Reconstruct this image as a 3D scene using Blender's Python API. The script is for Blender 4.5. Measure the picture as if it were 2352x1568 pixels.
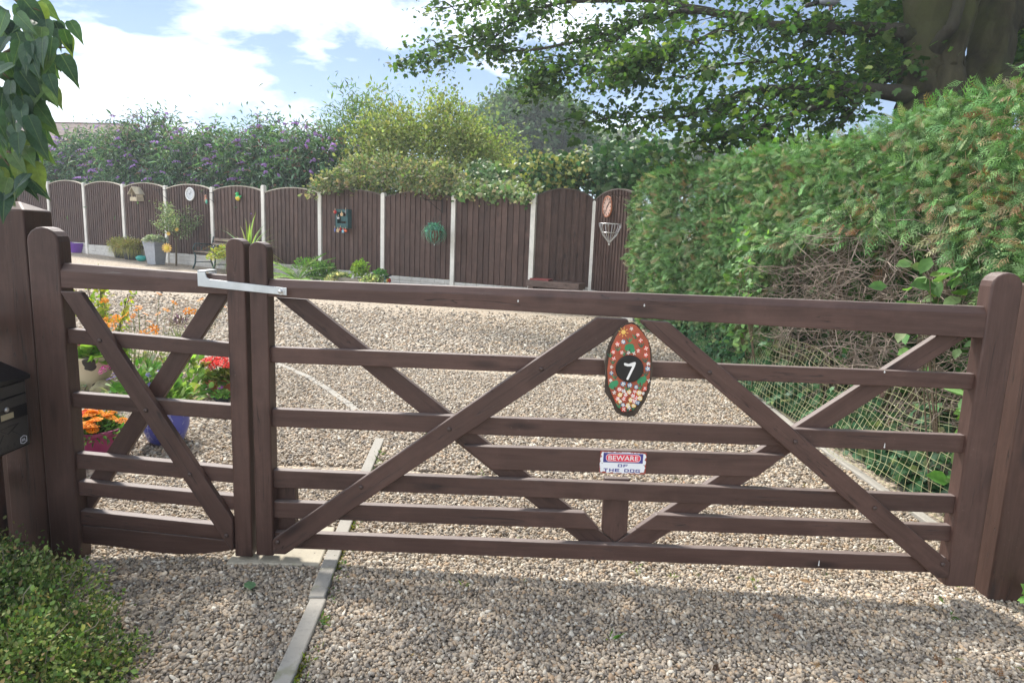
import bpy, bmesh, math, random
import numpy as np
from mathutils import Matrix, Vector
random.seed(7)
rng = np.random.default_rng(7)
R = math.radians
scn = bpy.context.scene
for o in list(bpy.data.objects): bpy.data.objects.remove(o)
COL = scn.collection

# ------------------------------------------------------------------ camera
FPX, PIT, ROLL, YAW = 1486.093, .1585, .0386, .0019      # focal length for a 2352 px wide frame
CAM = np.array([1.0456, -2.5635, 1.4049])
_cp, _sp = math.cos(PIT), math.sin(PIT)
_fw = np.array([math.sin(YAW)*_cp, math.cos(YAW)*_cp, -_sp]); _r0 = np.array([math.cos(YAW), -math.sin(YAW), 0]); _u0 = np.cross(_r0, _fw)
_r = math.cos(ROLL)*_r0 + math.sin(ROLL)*_u0; _u = -math.sin(ROLL)*_r0 + math.cos(ROLL)*_u0
cd = bpy.data.cameras.new('camera'); cam = bpy.data.objects.new('camera', cd); COL.objects.link(cam)
cd.sensor_width = 36; cd.lens = FPX/2352*36; cd.clip_start = .02; cd.clip_end = 2000
M = Matrix.Identity(4)
for i in range(3):
    M[i][0] = _r[i]; M[i][1] = _u[i]; M[i][2] = -_fw[i]; M[i][3] = CAM[i]
cam.matrix_world = M
scn.camera = cam

# ------------------------------------------------------------------ world, sun, exposure
SUN_AZ, SUN_EL = R(-27), R(51)            # azimuth from +Y, negative = towards -X
w = bpy.data.worlds.new('World'); scn.world = w; w.use_nodes = True
nt = w.node_tree; nt.nodes.clear()
def wn(t, **k):
    n = nt.nodes.new(t)
    for a, b in k.items(): setattr(n, a, b)
    return n
def wl(a, b): nt.links.new(a, b)
out = wn('ShaderNodeOutputWorld'); bg = wn('ShaderNodeBackground'); bg2 = wn('ShaderNodeBackground'); mx = wn('ShaderNodeMixShader')
sky = wn('ShaderNodeTexSky', sky_type='NISHITA', sun_disc=False)
sky.sun_elevation = SUN_EL; sky.sun_rotation = SUN_AZ; sky.altitude = 1800; sky.air_density = 1.0; sky.dust_density = .15; sky.ozone_density = 1.0
bg.inputs[1].default_value = .06
tc = wn('ShaderNodeTexCoord'); sep = wn('ShaderNodeSeparateXYZ'); wl(tc.outputs['Generated'], sep.inputs[0])
mz = wn('ShaderNodeMath', operation='ADD'); wl(sep.outputs[2], mz.inputs[0]); mz.inputs[1].default_value = .22
mz2 = wn('ShaderNodeMath', operation='MAXIMUM'); wl(mz.outputs[0], mz2.inputs[0]); mz2.inputs[1].default_value = .06
dv = wn('ShaderNodeVectorMath', operation='DIVIDE'); cmb = wn('ShaderNodeCombineXYZ')
wl(tc.outputs['Generated'], dv.inputs[0])
for i in range(3): wl(mz2.outputs[0], cmb.inputs[i])
wl(cmb.outputs[0], dv.inputs[1])
mp = wn('ShaderNodeMapping'); wl(dv.outputs[0], mp.inputs[0]); mp.inputs['Location'].default_value = (3.1, 1.7, 0); mp.inputs['Scale'].default_value = (1, 1, .25)
nz = wn('ShaderNodeTexNoise'); nz.inputs['Scale'].default_value = 1.6; nz.inputs['Detail'].default_value = 9; nz.inputs['Roughness'].default_value = .56; nz.inputs['Distortion'].default_value = .25
wl(mp.outputs[0], nz.inputs['Vector'])
# clouds lean left; unseen cover behind the camera is added for fill light
dt = wn('ShaderNodeVectorMath', operation='DOT_PRODUCT'); wl(tc.outputs['Generated'], dt.inputs[0]); dt.inputs[1].default_value = (-.85, -.52, 0)
ml = wn('ShaderNodeMath', operation='MULTIPLY_ADD'); wl(dt.outputs['Value'], ml.inputs[0]); ml.inputs[1].default_value = .22; wl(nz.outputs[0], ml.inputs[2])
rp = wn('ShaderNodeValToRGB'); wl(ml.outputs[0], rp.inputs[0]); rp.color_ramp.elements[0].position = .435; rp.color_ramp.elements[1].position = .645
nz2 = wn('ShaderNodeTexNoise'); nz2.inputs['Scale'].default_value = 2.1; nz2.inputs['Detail'].default_value = 5; wl(mp.outputs[0], nz2.inputs['Vector'])
rp2 = wn('ShaderNodeValToRGB'); wl(nz2.outputs[0], rp2.inputs[0]); rp2.color_ramp.elements[0].position = .3; rp2.color_ramp.elements[1].position = .62
rp2.color_ramp.elements[0].color = (.60, .68, .80, 1); rp2.color_ramp.elements[1].color = (1, 1, 1, 1)
wl(rp2.outputs[0], bg2.inputs[0]); bg2.inputs[1].default_value = 1.45
wl(sky.outputs[0], bg.inputs[0])
wl(rp.outputs[0], mx.inputs[0]); wl(bg.outputs[0], mx.inputs[1]); wl(bg2.outputs[0], mx.inputs[2]); wl(mx.outputs[0], out.inputs[0])

sd = bpy.data.lights.new('sun', 'SUN'); so = bpy.data.objects.new('sun', sd); COL.objects.link(so)
sd.energy = 3.4; sd.angle = R(11.0); sd.color = (1, .95, .87)
_sdir = Vector((math.sin(SUN_AZ)*math.cos(SUN_EL), math.cos(SUN_AZ)*math.cos(SUN_EL), math.sin(SUN_EL)))
so.rotation_euler = _sdir.to_track_quat('Z', 'Y').to_euler(); so.location = (-8, 20, 25)
vs = scn.view_settings; vs.view_transform = 'Standard'; vs.look = 'None'; vs.gamma = 1; vs.use_curve_mapping = False; vs.exposure = 1.17
scn.render.engine = 'CYCLES'
scn.cycles.max_bounces = 6; scn.cycles.transparent_max_bounces = 6
scn.render.resolution_x = 1024; scn.render.resolution_y = 682

# ------------------------------------------------------------------ measuring helpers (photo measurements -> places on real planes)
def ray(x, y): return _fw + _r*((x-1176)/FPX) + _u*((784-y)/FPX)
def atD(x, y, d): return CAM + ray(x, y)*d                      # d = depth along the view axis
def atY(x, y, Yv):
    d = ray(x, y); return CAM + d*((Yv-CAM[1])/d[1])
def sst(a, b, x):
    t = np.clip((x-a)/(b-a), 0, 1); return t*t*(3-2*t)
def gz(x, y):
    x = np.asarray(x, float); y = np.asarray(y, float)
    xc = np.clip(x, -18, 10); yc = np.clip(y, -6, 24)
    far = -.02125*xc + .00869*yc
    near = np.where(xc > 0, -.0213*xc, .03*np.maximum(xc, -2))
    w_ = sst(.5, 4, yc)
    return near*(1-w_) + far*w_
def onG(x, y, h=0):
    d = ray(x, y); t = 3.0
    for _ in range(60):
        p = CAM + d*t; e = p[2] - float(gz(p[0], p[1])) - h
        t += e/(-d[2]+.03)
    return CAM + d*t
FA = -.4652; FSP = 1.9166
FEX = np.array([math.cos(FA), math.sin(FA), 0]); FNI = np.array([-math.sin(FA), math.cos(FA), 0])   # along the fence, into the fence
F0 = np.array([-13.998, 18.6906, 0])
def fbase(i): return .4613 - .044*i
def fpt(i, off=0., z=0.): return F0 + FEX*(i*FSP) - FNI*off + np.array([0, 0, z])       # off: metres in front of the fence face
def onF(x, y, off=.06):
    d = ray(x, y); p0 = F0 - FNI*off; t = ((p0-CAM)@FNI)/(d@FNI); return CAM + d*t
FROT = FA

# ------------------------------------------------------------------ object helpers
def link(o, parent=None):
    COL.objects.link(o)
    if parent is not None: o.parent = parent
    return o
def tag(o, label=None, cat=None, group=None, kind=None):
    if label: o['label'] = label
    if cat: o['category'] = cat
    if group: o['group'] = group
    if kind: o['kind'] = kind
    return o
def thing(name, label, cat, loc=(0, 0, 0), rz=0., group=None):
    o = bpy.data.objects.new(name, None); link(o); o.location = [float(v) for v in loc]; o.rotation_euler = (0, 0, rz); o.empty_display_size = .1
    return tag(o, label, cat, group)
def part(name, me, mat=None, parent=None, loc=(0, 0, 0), rot=(0, 0, 0), label=None, kind=None, scale=None):
    o = bpy.data.objects.new(name, me); link(o, parent)
    o.location = [float(v) for v in loc]; o.rotation_euler = rot
    if scale is not None: o.scale = scale
    if mat is not None and len(me.materials) == 0: me.materials.append(mat)
    if label: o['label'] = label
    if kind: o['kind'] = kind
    return o
def copy_tree(o, parent=None):
    c = o.copy(); COL.objects.link(c); c.parent = parent
    for ch in list(o.children): copy_tree(ch, c)
    return c

class MB:
    def __init__(s): s.v = []; s.f = []; s.m = []
    def add(s, vs_, fs, mi=0):
        b = len(s.v); s.v += [tuple(float(c) for c in p) for p in vs_]
        for f in fs: s.f.append([b+i for i in f]); s.m.append(mi)
        return s
    def box(s, lo, hi, mi=0, mat=None):
        x0, y0, z0 = lo; x1, y1, z1 = hi
        vs_ = [(x0, y0, z0), (x1, y0, z0), (x1, y1, z0), (x0, y1, z0), (x0, y0, z1), (x1, y0, z1), (x1, y1, z1), (x0, y1, z1)]
        if mat is not None: vs_ = [tuple(mat @ Vector(p)) for p in vs_]
        return s.add(vs_, [(0, 3, 2, 1), (4, 5, 6, 7), (0, 1, 5, 4), (1, 2, 6, 5), (2, 3, 7, 6), (3, 0, 4, 7)], mi)
    def prism(s, poly, y0, y1, mi=0):
        """polygon in x,z (counter-clockwise seen from -y), extruded along y"""
        n = len(poly); vs_ = [(x, y0, z) for x, z in poly] + [(x, y1, z) for x, z in poly]
        fs = [tuple(range(n)), tuple(range(2*n-1, n-1, -1))] + [(i, i+n, (i+1) % n+n, (i+1) % n) for i in range(n)]
        return s.add(vs_, fs, mi)
    def lathe(s, prof, n=28, mi=0, cap=True, c=(0, 0, 0)):
        vs_ = []
        for r_, z in prof:
            for k in range(n):
                a = 2*math.pi*k/n; vs_.append((c[0]+r_*math.cos(a), c[1]+r_*math.sin(a), c[2]+z))
        fs = []
        for j in range(len(prof)-1):
            for k in range(n): fs.append((j*n+k, j*n+(k+1) % n, (j+1)*n+(k+1) % n, (j+1)*n+k))
        if cap:
            fs.append(tuple(range(n-1, -1, -1))); b = (len(prof)-1)*n; fs.append(tuple(range(b, b+n)))
        return s.add(vs_, fs, mi)
    def tube(s, pts, rad, n=6, mi=0, cap=True):
        pts = [Vector(p) for p in pts]; m = len(pts)
        if not hasattr(rad, '__len__'): rad = [rad]*m
        vs_ = []; up = Vector((0, 0, 1)); prev = None
        for i, p in enumerate(pts):
            d = (pts[min(i+1, m-1)] - pts[max(i-1, 0)])
            d = d.normalized() if d.length > 1e-9 else Vector((0, 0, 1))
            if prev is None:
                a = d.cross(up)
                if a.length < .1: a = d.cross(Vector((1, 0, 0)))
            else: a = prev - d*prev.dot(d)
            a.normalize(); prev = a; b = d.cross(a)
            for k in range(n):
                t = 2*math.pi*k/n; q = p + (a*math.cos(t)+b*math.sin(t))*rad[i]; vs_.append(tuple(q))
        fs = []
        for j in range(m-1):
            for k in range(n): fs.append((j*n+k, j*n+(k+1) % n, (j+1)*n+(k+1) % n, (j+1)*n+k))
        if cap: fs += [tuple(range(n-1, -1, -1)), tuple(range((m-1)*n, m*n))]
        return s.add(vs_, fs, mi)
    def ball(s, c, r_, n=10, m=7, mi=0):
        if not hasattr(r_, '__len__'): r_ = (r_, r_, r_)
        prof = [(max(math.sin(math.pi*j/m), .02), -math.cos(math.pi*j/m)) for j in range(m+1)]
        t = MB().lathe(prof, n)
        return s.add([(c[0]+x*r_[0], c[1]+y*r_[1], c[2]+z*r_[2]) for x, y, z in t.v], t.f, mi)
    def mesh(s, name, mats=None, bevel=0, seg=2, smooth=False, angle=None):
        me = bpy.data.meshes.new(name); me.from_pydata(s.v, [], s.f); me.update()
        if max(s.m, default=0) > 0: me.polygons.foreach_set('material_index', s.m)
        bm = bmesh.new(); bm.from_mesh(me)
        bmesh.ops.recalc_face_normals(bm, faces=bm.faces)
        if bevel:
            es = [e for e in bm.edges if len(e.link_faces) == 2 and e.calc_face_angle(0) > .5]
            rb = bmesh.ops.bevel(bm, geom=es, offset=bevel, segments=seg, profile=.5, affect='EDGES', clamp_overlap=True)
            if not smooth:
                for f in rb['faces']: f.smooth = True
        if smooth:
            for f in bm.faces: f.smooth = True
            if angle:
                for e in bm.edges:
                    if len(e.link_faces) == 2 and e.calc_face_angle(0) > angle: e.smooth = False
        bm.to_mesh(me); bm.free()
        for m_ in (mats or []): me.materials.append(m_)
        return me

def plank(name, poly, y0, y1, mat, parent, d=(1, 0), bevel=.004, org=None):
    """a timber: outline in the parent's x,z plane, from depth y0 to y1, grain along d"""
    dx, dz = d; L = math.hypot(dx, dz); dx /= L; dz /= L
    cx = sum(p[0] for p in poly)/len(poly); cz = sum(p[1] for p in poly)/len(poly); cy = (y0+y1)/2
    lp = [((x-cx)*dx+(z-cz)*dz, -(x-cx)*dz+(z-cz)*dx) for x, z in poly]
    me = MB().prism(lp, y0-cy, y1-cy).mesh(name, [mat], bevel=bevel)
    o = part(name, me, None, parent, (cx, cy, cz), (0, -math.atan2(dz, dx), 0))
    return o
def rectpoly(x0, z0, x1, z1): return [(x0, z0), (x1, z0), (x1, z1), (x0, z1)]
def bar(p, q, wd):
    dx, dz = q[0]-p[0], q[1]-p[1]; L = math.hypot(dx, dz); nx, nz_ = -dz/L*wd/2, dx/L*wd/2
    return [(p[0]-nx, p[1]-nz_), (q[0]-nx, q[1]-nz_), (q[0]+nx, q[1]+nz_), (p[0]+nx, p[1]+nz_)]

def npmesh(name, V, F, col=None, mats=None, smooth=False):
    """V (n,3), F (m,k) uniform faces, col (n,3) colour of each vertex's leaf"""
    V = np.ascontiguousarray(V, np.float32); F = np.ascontiguousarray(F, np.int32); k = F.shape[1]
    me = bpy.data.meshes.new(name); me.vertices.add(len(V)); me.vertices.foreach_set('co', V.ravel())
    me.loops.add(F.size); me.loops.foreach_set('vertex_index', F.ravel())
    me.polygons.add(len(F)); me.polygons.foreach_set('loop_start', np.arange(0, F.size, k, dtype=np.int32))
    if smooth: me.polygons.foreach_set('use_smooth', np.ones(len(F), bool))
    me.update(calc_edges=True)
    if col is not None:
        a = me.color_attributes.new('Col', 'FLOAT_COLOR', 'POINT'); c = np.ones((len(V), 4), np.float32); c[:, :3] = col; a.data.foreach_set('color', c.ravel())
    for m_ in (mats or []): me.materials.append(m_)
    return me
def tri(F):
    o = []
    for f in F:
        for i in range(1, len(f)-1): o.append((f[0], f[i], f[i+1]))
    return np.array(o, np.int32)

def rots(d, up, roll=None):
    """(n,3,3) frames: local +y along d, local +z near up"""
    d = d/np.linalg.norm(d, axis=1, keepdims=True)
    x = np.cross(d, up); l = np.linalg.norm(x, axis=1, keepdims=True); x = np.where(l < 1e-3, np.array([[1, 0, 0]]), x/np.maximum(l, 1e-9))
    z = np.cross(x, d)
    if roll is not None:
        c, s_ = np.cos(roll)[:, None], np.sin(roll)[:, None]; x, z = c*x+s_*z, -s_*x+c*z
    return np.stack([x, d, z], axis=2)
def scatter(TV, TF, P, Rm, S, C):
    """copies of template TV, TF at P (n,3) with frames Rm, sizes S (n,), colours C (n,3)"""
    TV = np.asarray(TV, float); n = len(P); k = len(TV)
    V = np.einsum('nij,kj->nki', Rm, TV)*np.asarray(S).reshape(n, 1, 1) + P[:, None, :]
    F = (TF[None] + (np.arange(n)*k)[:, None, None]).reshape(-1, TF.shape[1])
    return V.reshape(-1, 3), F, np.repeat(C, k, axis=0)
def unit(n, bias=(0, 0, 0)):
    v = rng.normal(size=(n, 3)) + np.array(bias); return v/np.linalg.norm(v, axis=1, keepdims=True)
def cvar(n, base, dv=.25, dh=.12):
    b = np.array(base, float); k = np.exp(rng.normal(0, dv, (n, 1))); h = np.exp(rng.normal(0, dh, (n, 3)))
    return np.clip(b*k*h, 0, 1)
def cmix(n, cols, wts, dv=.2, dh=.08):
    idx = rng.choice(len(cols), n, p=np.array(wts)/sum(wts)); return np.clip(np.array(cols, float)[idx]*np.exp(rng.normal(0, dv, (n, 1)))*np.exp(rng.normal(0, dh, (n, 3))), 0, 1)

# leaf templates: base at the origin, growing along +y, facing +z
T_OVAL = (np.array([(0, 0, 0), (.3, .35, .06), (.25, .7, .05), (0, 1, -.08), (-.25, .7, .05), (-.3, .35, .06), (0, .5, -.03)]), np.array([(0, 1, 6), (1, 2, 6), (2, 3, 6), (3, 4, 6), (4, 5, 6), (5, 0, 6)]))
T_DIA = (np.array([(0, 0, 0), (.22, .5, .05), (0, 1, -.05), (-.22, .5, .05)]), np.array([(0, 1, 2), (0, 2, 3)]))
T_BUD = (np.array([(0, 0, 0), (.14, .45, .03), (0, 1, -.22), (-.14, .45, .03)]), np.array([(0, 1, 2), (0, 2, 3)]))
T_LANCE = (np.array([(0, 0, 0), (.11, .4, .03), (0, 1, -.16), (-.11, .4, .03)]), np.array([(0, 1, 2), (0, 2, 3)]))
def _lobed(pts, drop=.12):
    v = [(0, .12, 0)]
    for x, y in pts: v.append((x, y, -drop*(x*x+(y-.3)**2)*1.6))
    for x, y in reversed(pts[:-1] if abs(pts[-1][0]) < 1e-6 else pts): v.append((-x, y, -drop*(x*x+(y-.3)**2)*1.6))
    n = len(v)-1
    return np.array(v), np.array([(0, i, i+1) for i in range(1, n)] + [(0, n, 1)])
T_SYC = _lobed([(.06, -.02), (.30, -.02), (.28, .14), (.56, .30), (.40, .40), (.46, .62), (.22, .58), (.15, .80), (0, 1.0)])
T_IVY = _lobed([(.12, -.08), (.40, .02), (.34, .30), (.46, .48), (.20, .62), (0, 1.0)], .2)
def _spray(nb=5):
    V = []; F = []
    def blade(x0, y0, a, L, wd, z=0.):
        b = len(V); dx, dy = math.sin(a), math.cos(a)
        V.extend([(x0+dy*wd, y0-dx*wd, z), (x0+dx*L, y0+dy*L, z-.03), (x0-dy*wd, y0+dx*wd, z+.01)])
        F.append((b, b+1, b+2))
    blade(0, 0, 0, 1, .022)
    for i in range(nb):
        y = .14+.72*i/(nb-1); L = .52*(1-.62*i/(nb-1)); 
        for s_ in (1, -1):
            blade(0, y+(.03 if s_ < 0 else 0), s_*R(40), L, .030)
            blade(s_*math.sin(R(42))*L*.4, y+math.cos(R(42))*L*.4, s_*R(10), L*.55, .026)
    return np.array(V), np.array(F)
T_THUJA = _spray()
# ------------------------------------------------------------------ materials
class NT:
    def __init__(s, name):
        s.m = bpy.data.materials.new(name); s.m.use_nodes = True; s.t = s.m.node_tree; s.t.nodes.clear()
        s.out = s.n('ShaderNodeOutputMaterial')
    def n(s, t, inp=None, **k):
        o = s.t.nodes.new(t)
        for a, b in k.items(): setattr(o, a, b)
        for a, b in (inp or {}).items(): s.put(o.inputs[a], b)
        return o
    def put(s, sock, v):
        if isinstance(v, bpy.types.NodeSocket): s.t.links.new(v, sock)
        elif isinstance(v, bpy.types.Node): s.t.links.new(v.outputs[0], sock)
        else:
            if sock.type == 'RGBA' and hasattr(v, '__len__') and len(v) == 3: v = (*v, 1)
            sock.default_value = v
    def math(s, op, a, b=0., c=0., clamp=False): 
        o = s.n('ShaderNodeMath', {0: a, 1: b, 2: c}, operation=op); o.use_clamp = clamp; return o.outputs[0]
    def ramp(s, fac, stops):
        o = s.n('ShaderNodeValToRGB', {0: fac}); e = o.color_ramp.elements
        while len(e) < len(stops): e.new(.5)
        for k, (p, c) in enumerate(stops): e[k].position = p; e[k].color = (*c, 1) if hasattr(c, '__len__') else (c, c, c, 1)
        return o.outputs[0]
    def mix(s, fac, a, b, mode='MIX'):
        o = s.n('ShaderNodeMix', data_type='RGBA', blend_type=mode); s.put(o.inputs[0], fac); s.put(o.inputs[6], a); s.put(o.inputs[7], b); return o.outputs[2]
    def noise(s, vec=None, scale=5., detail=4., rough=.55, dist=0.):
        d = {'Scale': scale, 'Detail': detail, 'Roughness': rough, 'Distortion': dist}
        if vec is not None: d['Vector'] = vec
        return s.n('ShaderNodeTexNoise', d).outputs[0]
    def obj(s): return s.n('ShaderNodeTexCoord').outputs['Object']
    def map(s, vec, scale=(1, 1, 1), loc=(0, 0, 0)): return s.n('ShaderNodeMapping', {'Vector': vec, 'Scale': scale, 'Location': loc}).outputs[0]
    def bump(s, h, st=.3, dist=.01): return s.n('ShaderNodeBump', {'Height': h, 'Strength': st, 'Distance': dist}).outputs[0]
    def bsdf(s, col, rough=.6, spec=.4, metal=0., normal=None, extra=None):
        d = {'Base Color': col, 'Roughness': rough, 'Specular IOR Level': spec, 'Metallic': metal}
        if normal is not None: d['Normal'] = normal
        d.update(extra or {})
        b = s.n('ShaderNodeBsdfPrincipled', d); s.t.links.new(b.outputs[0], s.out.inputs[0]); return b

def M_plain(name, col, rough=.6, var=.15, scale=14., spec=.4, metal=0., bump=.15):
    t = NT(name); v = t.obj(); n1 = t.noise(v, scale, 5)
    c = t.mix(t.ramp(n1, [(.3, 0.), (.7, 1.)]), tuple(max(0, x*(1-var)) for x in col), tuple(min(1, x*(1+var)) for x in col))
    t.bsdf(c, rough, spec, metal, t.bump(t.noise(v, scale*6, 3), bump, .004)); return t.m

def M_wood(name, dark, light, knot, rough=.5, crack=True, spec=.4, grain=16., top=None):
    t = NT(name); oi = t.n('ShaderNodeObjectInfo'); rnd = oi.outputs['Random']
    off = t.n('ShaderNodeCombineXYZ', {0: t.math('MULTIPLY', rnd, 37.), 1: t.math('MULTIPLY', rnd, 91.), 2: t.math('MULTIPLY', rnd, 53.)}).outputs[0]
    v = t.n('ShaderNodeVectorMath', {0: t.obj(), 1: off}, operation='ADD').outputs[0]
    g = t.noise(t.map(v, (1.3, grain, grain)), 3.2, 6, .6, .6)
    g2 = t.noise(t.map(v, (1.0, 5, 5)), 1.1, 3)
    fine = t.noise(t.map(v, (4., 60, 60)), 5, 3)
    c = t.mix(t.ramp(g, [(.28, 0.), (.72, 1.)]), dark, light)
    c = t.mix(t.math('MULTIPLY', t.ramp(g2, [(.42, 0.), (.75, 1.)]), .4), c, tuple(min(1, x*1.5) for x in light))
    vk = t.n('ShaderNodeTexVoronoi', {'Vector': t.map(v, (2.3, 8., 8.)), 'Scale': 1.0, 'Randomness': 1.}).outputs['Distance']
    km = t.ramp(vk, [(.06, 1.), (.20, 0.)])
    c = t.mix(t.math('MULTIPLY', km, .85), c, knot)
    dirt = t.ramp(t.noise(v, 3.5, 6, .7), [(.50, 0.), (.72, 1.)]); c = t.mix(t.math('MULTIPLY', dirt, .35), c, tuple(min(1, x*1.9) for x in light))
    spk = t.ramp(t.noise(v, 95, 2), [(.72, 0.), (.76, 1.)]); c = t.mix(t.math('MULTIPLY', spk, .35), c, (.16, .13, .115))
    h = t.math('ADD', t.math('MULTIPLY', g, .7), t.math('MULTIPLY', fine, .5))
    if crack:
        ck = t.noise(t.map(v, (.9, 22, 22)), 1.5, 2, .5, 1.0)
        l = t.math('ABSOLUTE', t.math('SUBTRACT', ck, .5)); line = t.ramp(l, [(.0, 1.), (.012, 0.)])
        where = t.ramp(t.noise(t.map(v, (1.5, 3, 3), (9, 4, 2)), 1.3, 2), [(.50, 0.), (.56, 1.)])
        cm = t.math('MULTIPLY', line, where); c = t.mix(t.math('MULTIPLY', cm, .85), c, (.012, .009, .008)); h = t.math('SUBTRACT', h, t.math('MULTIPLY', cm, 2.))
    # per-board tint
    tint = t.math('ADD', .84, t.math('MULTIPLY', t.math('FRACT', t.math('MULTIPLY', rnd, 7.13)), .32))
    c = t.mix(1., c, t.n('ShaderNodeCombineColor', {0: tint, 1: tint, 2: tint}).outputs[0], 'MULTIPLY')
    if top:   # sun glare painted in: upward faces get a paler colour
        nz_ = t.n('ShaderNodeSeparateXYZ', {0: t.n('ShaderNodeNewGeometry').outputs['Normal']}).outputs[2]
        m_ = t.math('MULTIPLY', t.ramp(nz_, [(.55, 0.), (.85, 1.)]), t.ramp(fine, [(.3, .35), (.6, 1.)]))
        c = t.mix(m_, c, top)
    ro = t.math('ADD', rough-.08, t.math('MULTIPLY', fine, .22))
    t.bsdf(c, ro, spec, 0, t.bump(h, .35, .0025)); return t.m

def M_leaf(name, trans=.35, rough=.6, spec=.18, tmul=(1.2, 1.35, .55), scale=40.):
    t = NT(name); a = t.n('ShaderNodeAttribute', attribute_name='Col').outputs['Color']
    v = t.n('ShaderNodeNewGeometry').outputs['Position']; nn = t.noise(v, scale, 2)
    c = t.mix(1., a, t.ramp(nn, [(.25, .78), (.75, 1.18)]), 'MULTIPLY')
    b = t.n('ShaderNodeBsdfPrincipled', {'Base Color': c, 'Roughness': rough, 'Specular IOR Level': spec})
    tr = t.n('ShaderNodeBsdfTranslucent', {'Color': t.mix(1., c, tmul, 'MULTIPLY')})
    mx_ = t.n('ShaderNodeMixShader', {0: trans, 1: b.outputs[0], 2: tr.outputs[0]}); t.t.links.new(mx_.outputs[0], t.out.inputs[0]); return t.m

def M_col(name, rough=.55, spec=.4):
    t = NT(name); a = t.n('ShaderNodeAttribute', attribute_name='Col').outputs['Color']; t.bsdf(a, rough, spec); return t.m

def M_gravel(name, soft=False):
    """stones too far off to build: cells of stone colour with joints"""
    t = NT(name); v = t.n('ShaderNodeNewGeometry').outputs['Position']
    vo = t.n('ShaderNodeTexVoronoi', {'Vector': v, 'Scale': 36., 'Randomness': 1.}); vd = vo.outputs['Distance']
    cell = t.n('ShaderNodeSeparateColor', {0: vo.outputs['Color']}).outputs[0]
    c = t.ramp(cell, [(0., (0.200, 0.166, 0.126)), (.25, (0.370, 0.302, 0.225)), (.5, (0.480, 0.390, 0.293)), (.72, (0.540, 0.429, 0.306)), (.9, (0.390, 0.327, 0.257)), (1., (0.680, 0.605, 0.477))])
    big = t.noise(v, .6, 4); c = t.mix(t.math('MULTIPLY', t.ramp(big, [(.4, 0.), (.7, 1.)]), .25), c, (.40, .36, .31))
    c = t.mix(t.ramp(vd, [(.4, 0.), (.8, .6)]), c, (.17, .145, .12))
    h = t.math('SUBTRACT', 1., vd)
    t.bsdf(c, .8, .3, 0, t.bump(h, .9, .02)); return t.m

def M_stone():
    t = NT('pebble'); oi = t.n('ShaderNodeObjectInfo'); r_ = oi.outputs['Random']
    c = t.ramp(r_, [(0., (0.160, 0.141, 0.122)), (.10, (0.270, 0.234, 0.194)), (.26, (0.420, 0.351, 0.270)), (.42, (0.520, 0.429, 0.324)), (.55, (0.400, 0.336, 0.266)), (.66, (0.550, 0.439, 0.310)), (.74, (0.460, 0.322, 0.203)), (.80, (0.350, 0.307, 0.261)), (.90, (0.580, 0.517, 0.414)), (1., (0.760, 0.702, 0.594))])
    v = t.obj(); n1 = t.noise(v, 2.2, 4); c = t.mix(t.ramp(n1, [(.3, 0.), (.75, .55)]), c, t.mix(1., c, (.62, .60, .58), 'MULTIPLY'))
    t.bsdf(c, .62, .35, 0, t.bump(t.noise(v, 7, 4), .25, .05)); return t.m

def M_concrete(name, col=(.42, .39, .34), moss=0.):
    t = NT(name); v = t.n('ShaderNodeNewGeometry').outputs['Position']; n1 = t.noise(v, 3, 6, .65); n2 = t.noise(v, 60, 4)
    c = t.mix(t.ramp(n1, [(.3, 0.), (.7, 1.)]), tuple(x*.72 for x in col), col); c = t.mix(t.ramp(n2, [(.55, 0.), (.7, .5)]), c, tuple(x*.55 for x in col))
    if moss: c = t.mix(t.ramp(t.noise(v, 9, 5), [(.62-moss*.2, 0.), (.75, .7)]), c, (.16, .17, .06))
    t.bsdf(c, .88, .25, 0, t.bump(n2, .4, .004)); return t.m

def M_metal(name, col, rough=.4, metal=.8, rust=0.):
    t = NT(name); v = t.obj(); n1 = t.noise(v, 25, 4); c = t.mix(t.ramp(n1, [(.3, 0.), (.7, 1.)]), tuple(x*.85 for x in col), col)
    if rust: c = t.mix(t.ramp(t.noise(v, 18, 5, .65), [(.66, 0.), (.70, rust)]), c, (.22, .10, .05))
    t.bsdf(c, t.math('ADD', rough-.05, t.math('MULTIPLY', n1, .15)), .5, metal, t.bump(t.noise(v, 60, 2), .08, .002)); return t.m

def M_bark(name, a=(.075, .07, .05), b=(.17, .155, .115), moss=(.10, .12, .045)):
    t = NT(name); v = t.n('ShaderNodeNewGeometry').outputs['Position']; n1 = t.noise(t.map(v, (1, 1, .35)), 5, 7, .62); n2 = t.noise(t.map(v, (1, 1, .5)), 22, 5)
    c = t.mix(t.ramp(n1, [(.3, 0.), (.7, 1.)]), a, b); c = t.mix(t.ramp(t.noise(v, 1.6, 4), [(.45, 0.), (.68, .7)]), c, moss)
    t.bsdf(c, .9, .2, 0, t.bump(t.math('ADD', n1, n2), .6, .03)); return t.m

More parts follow.
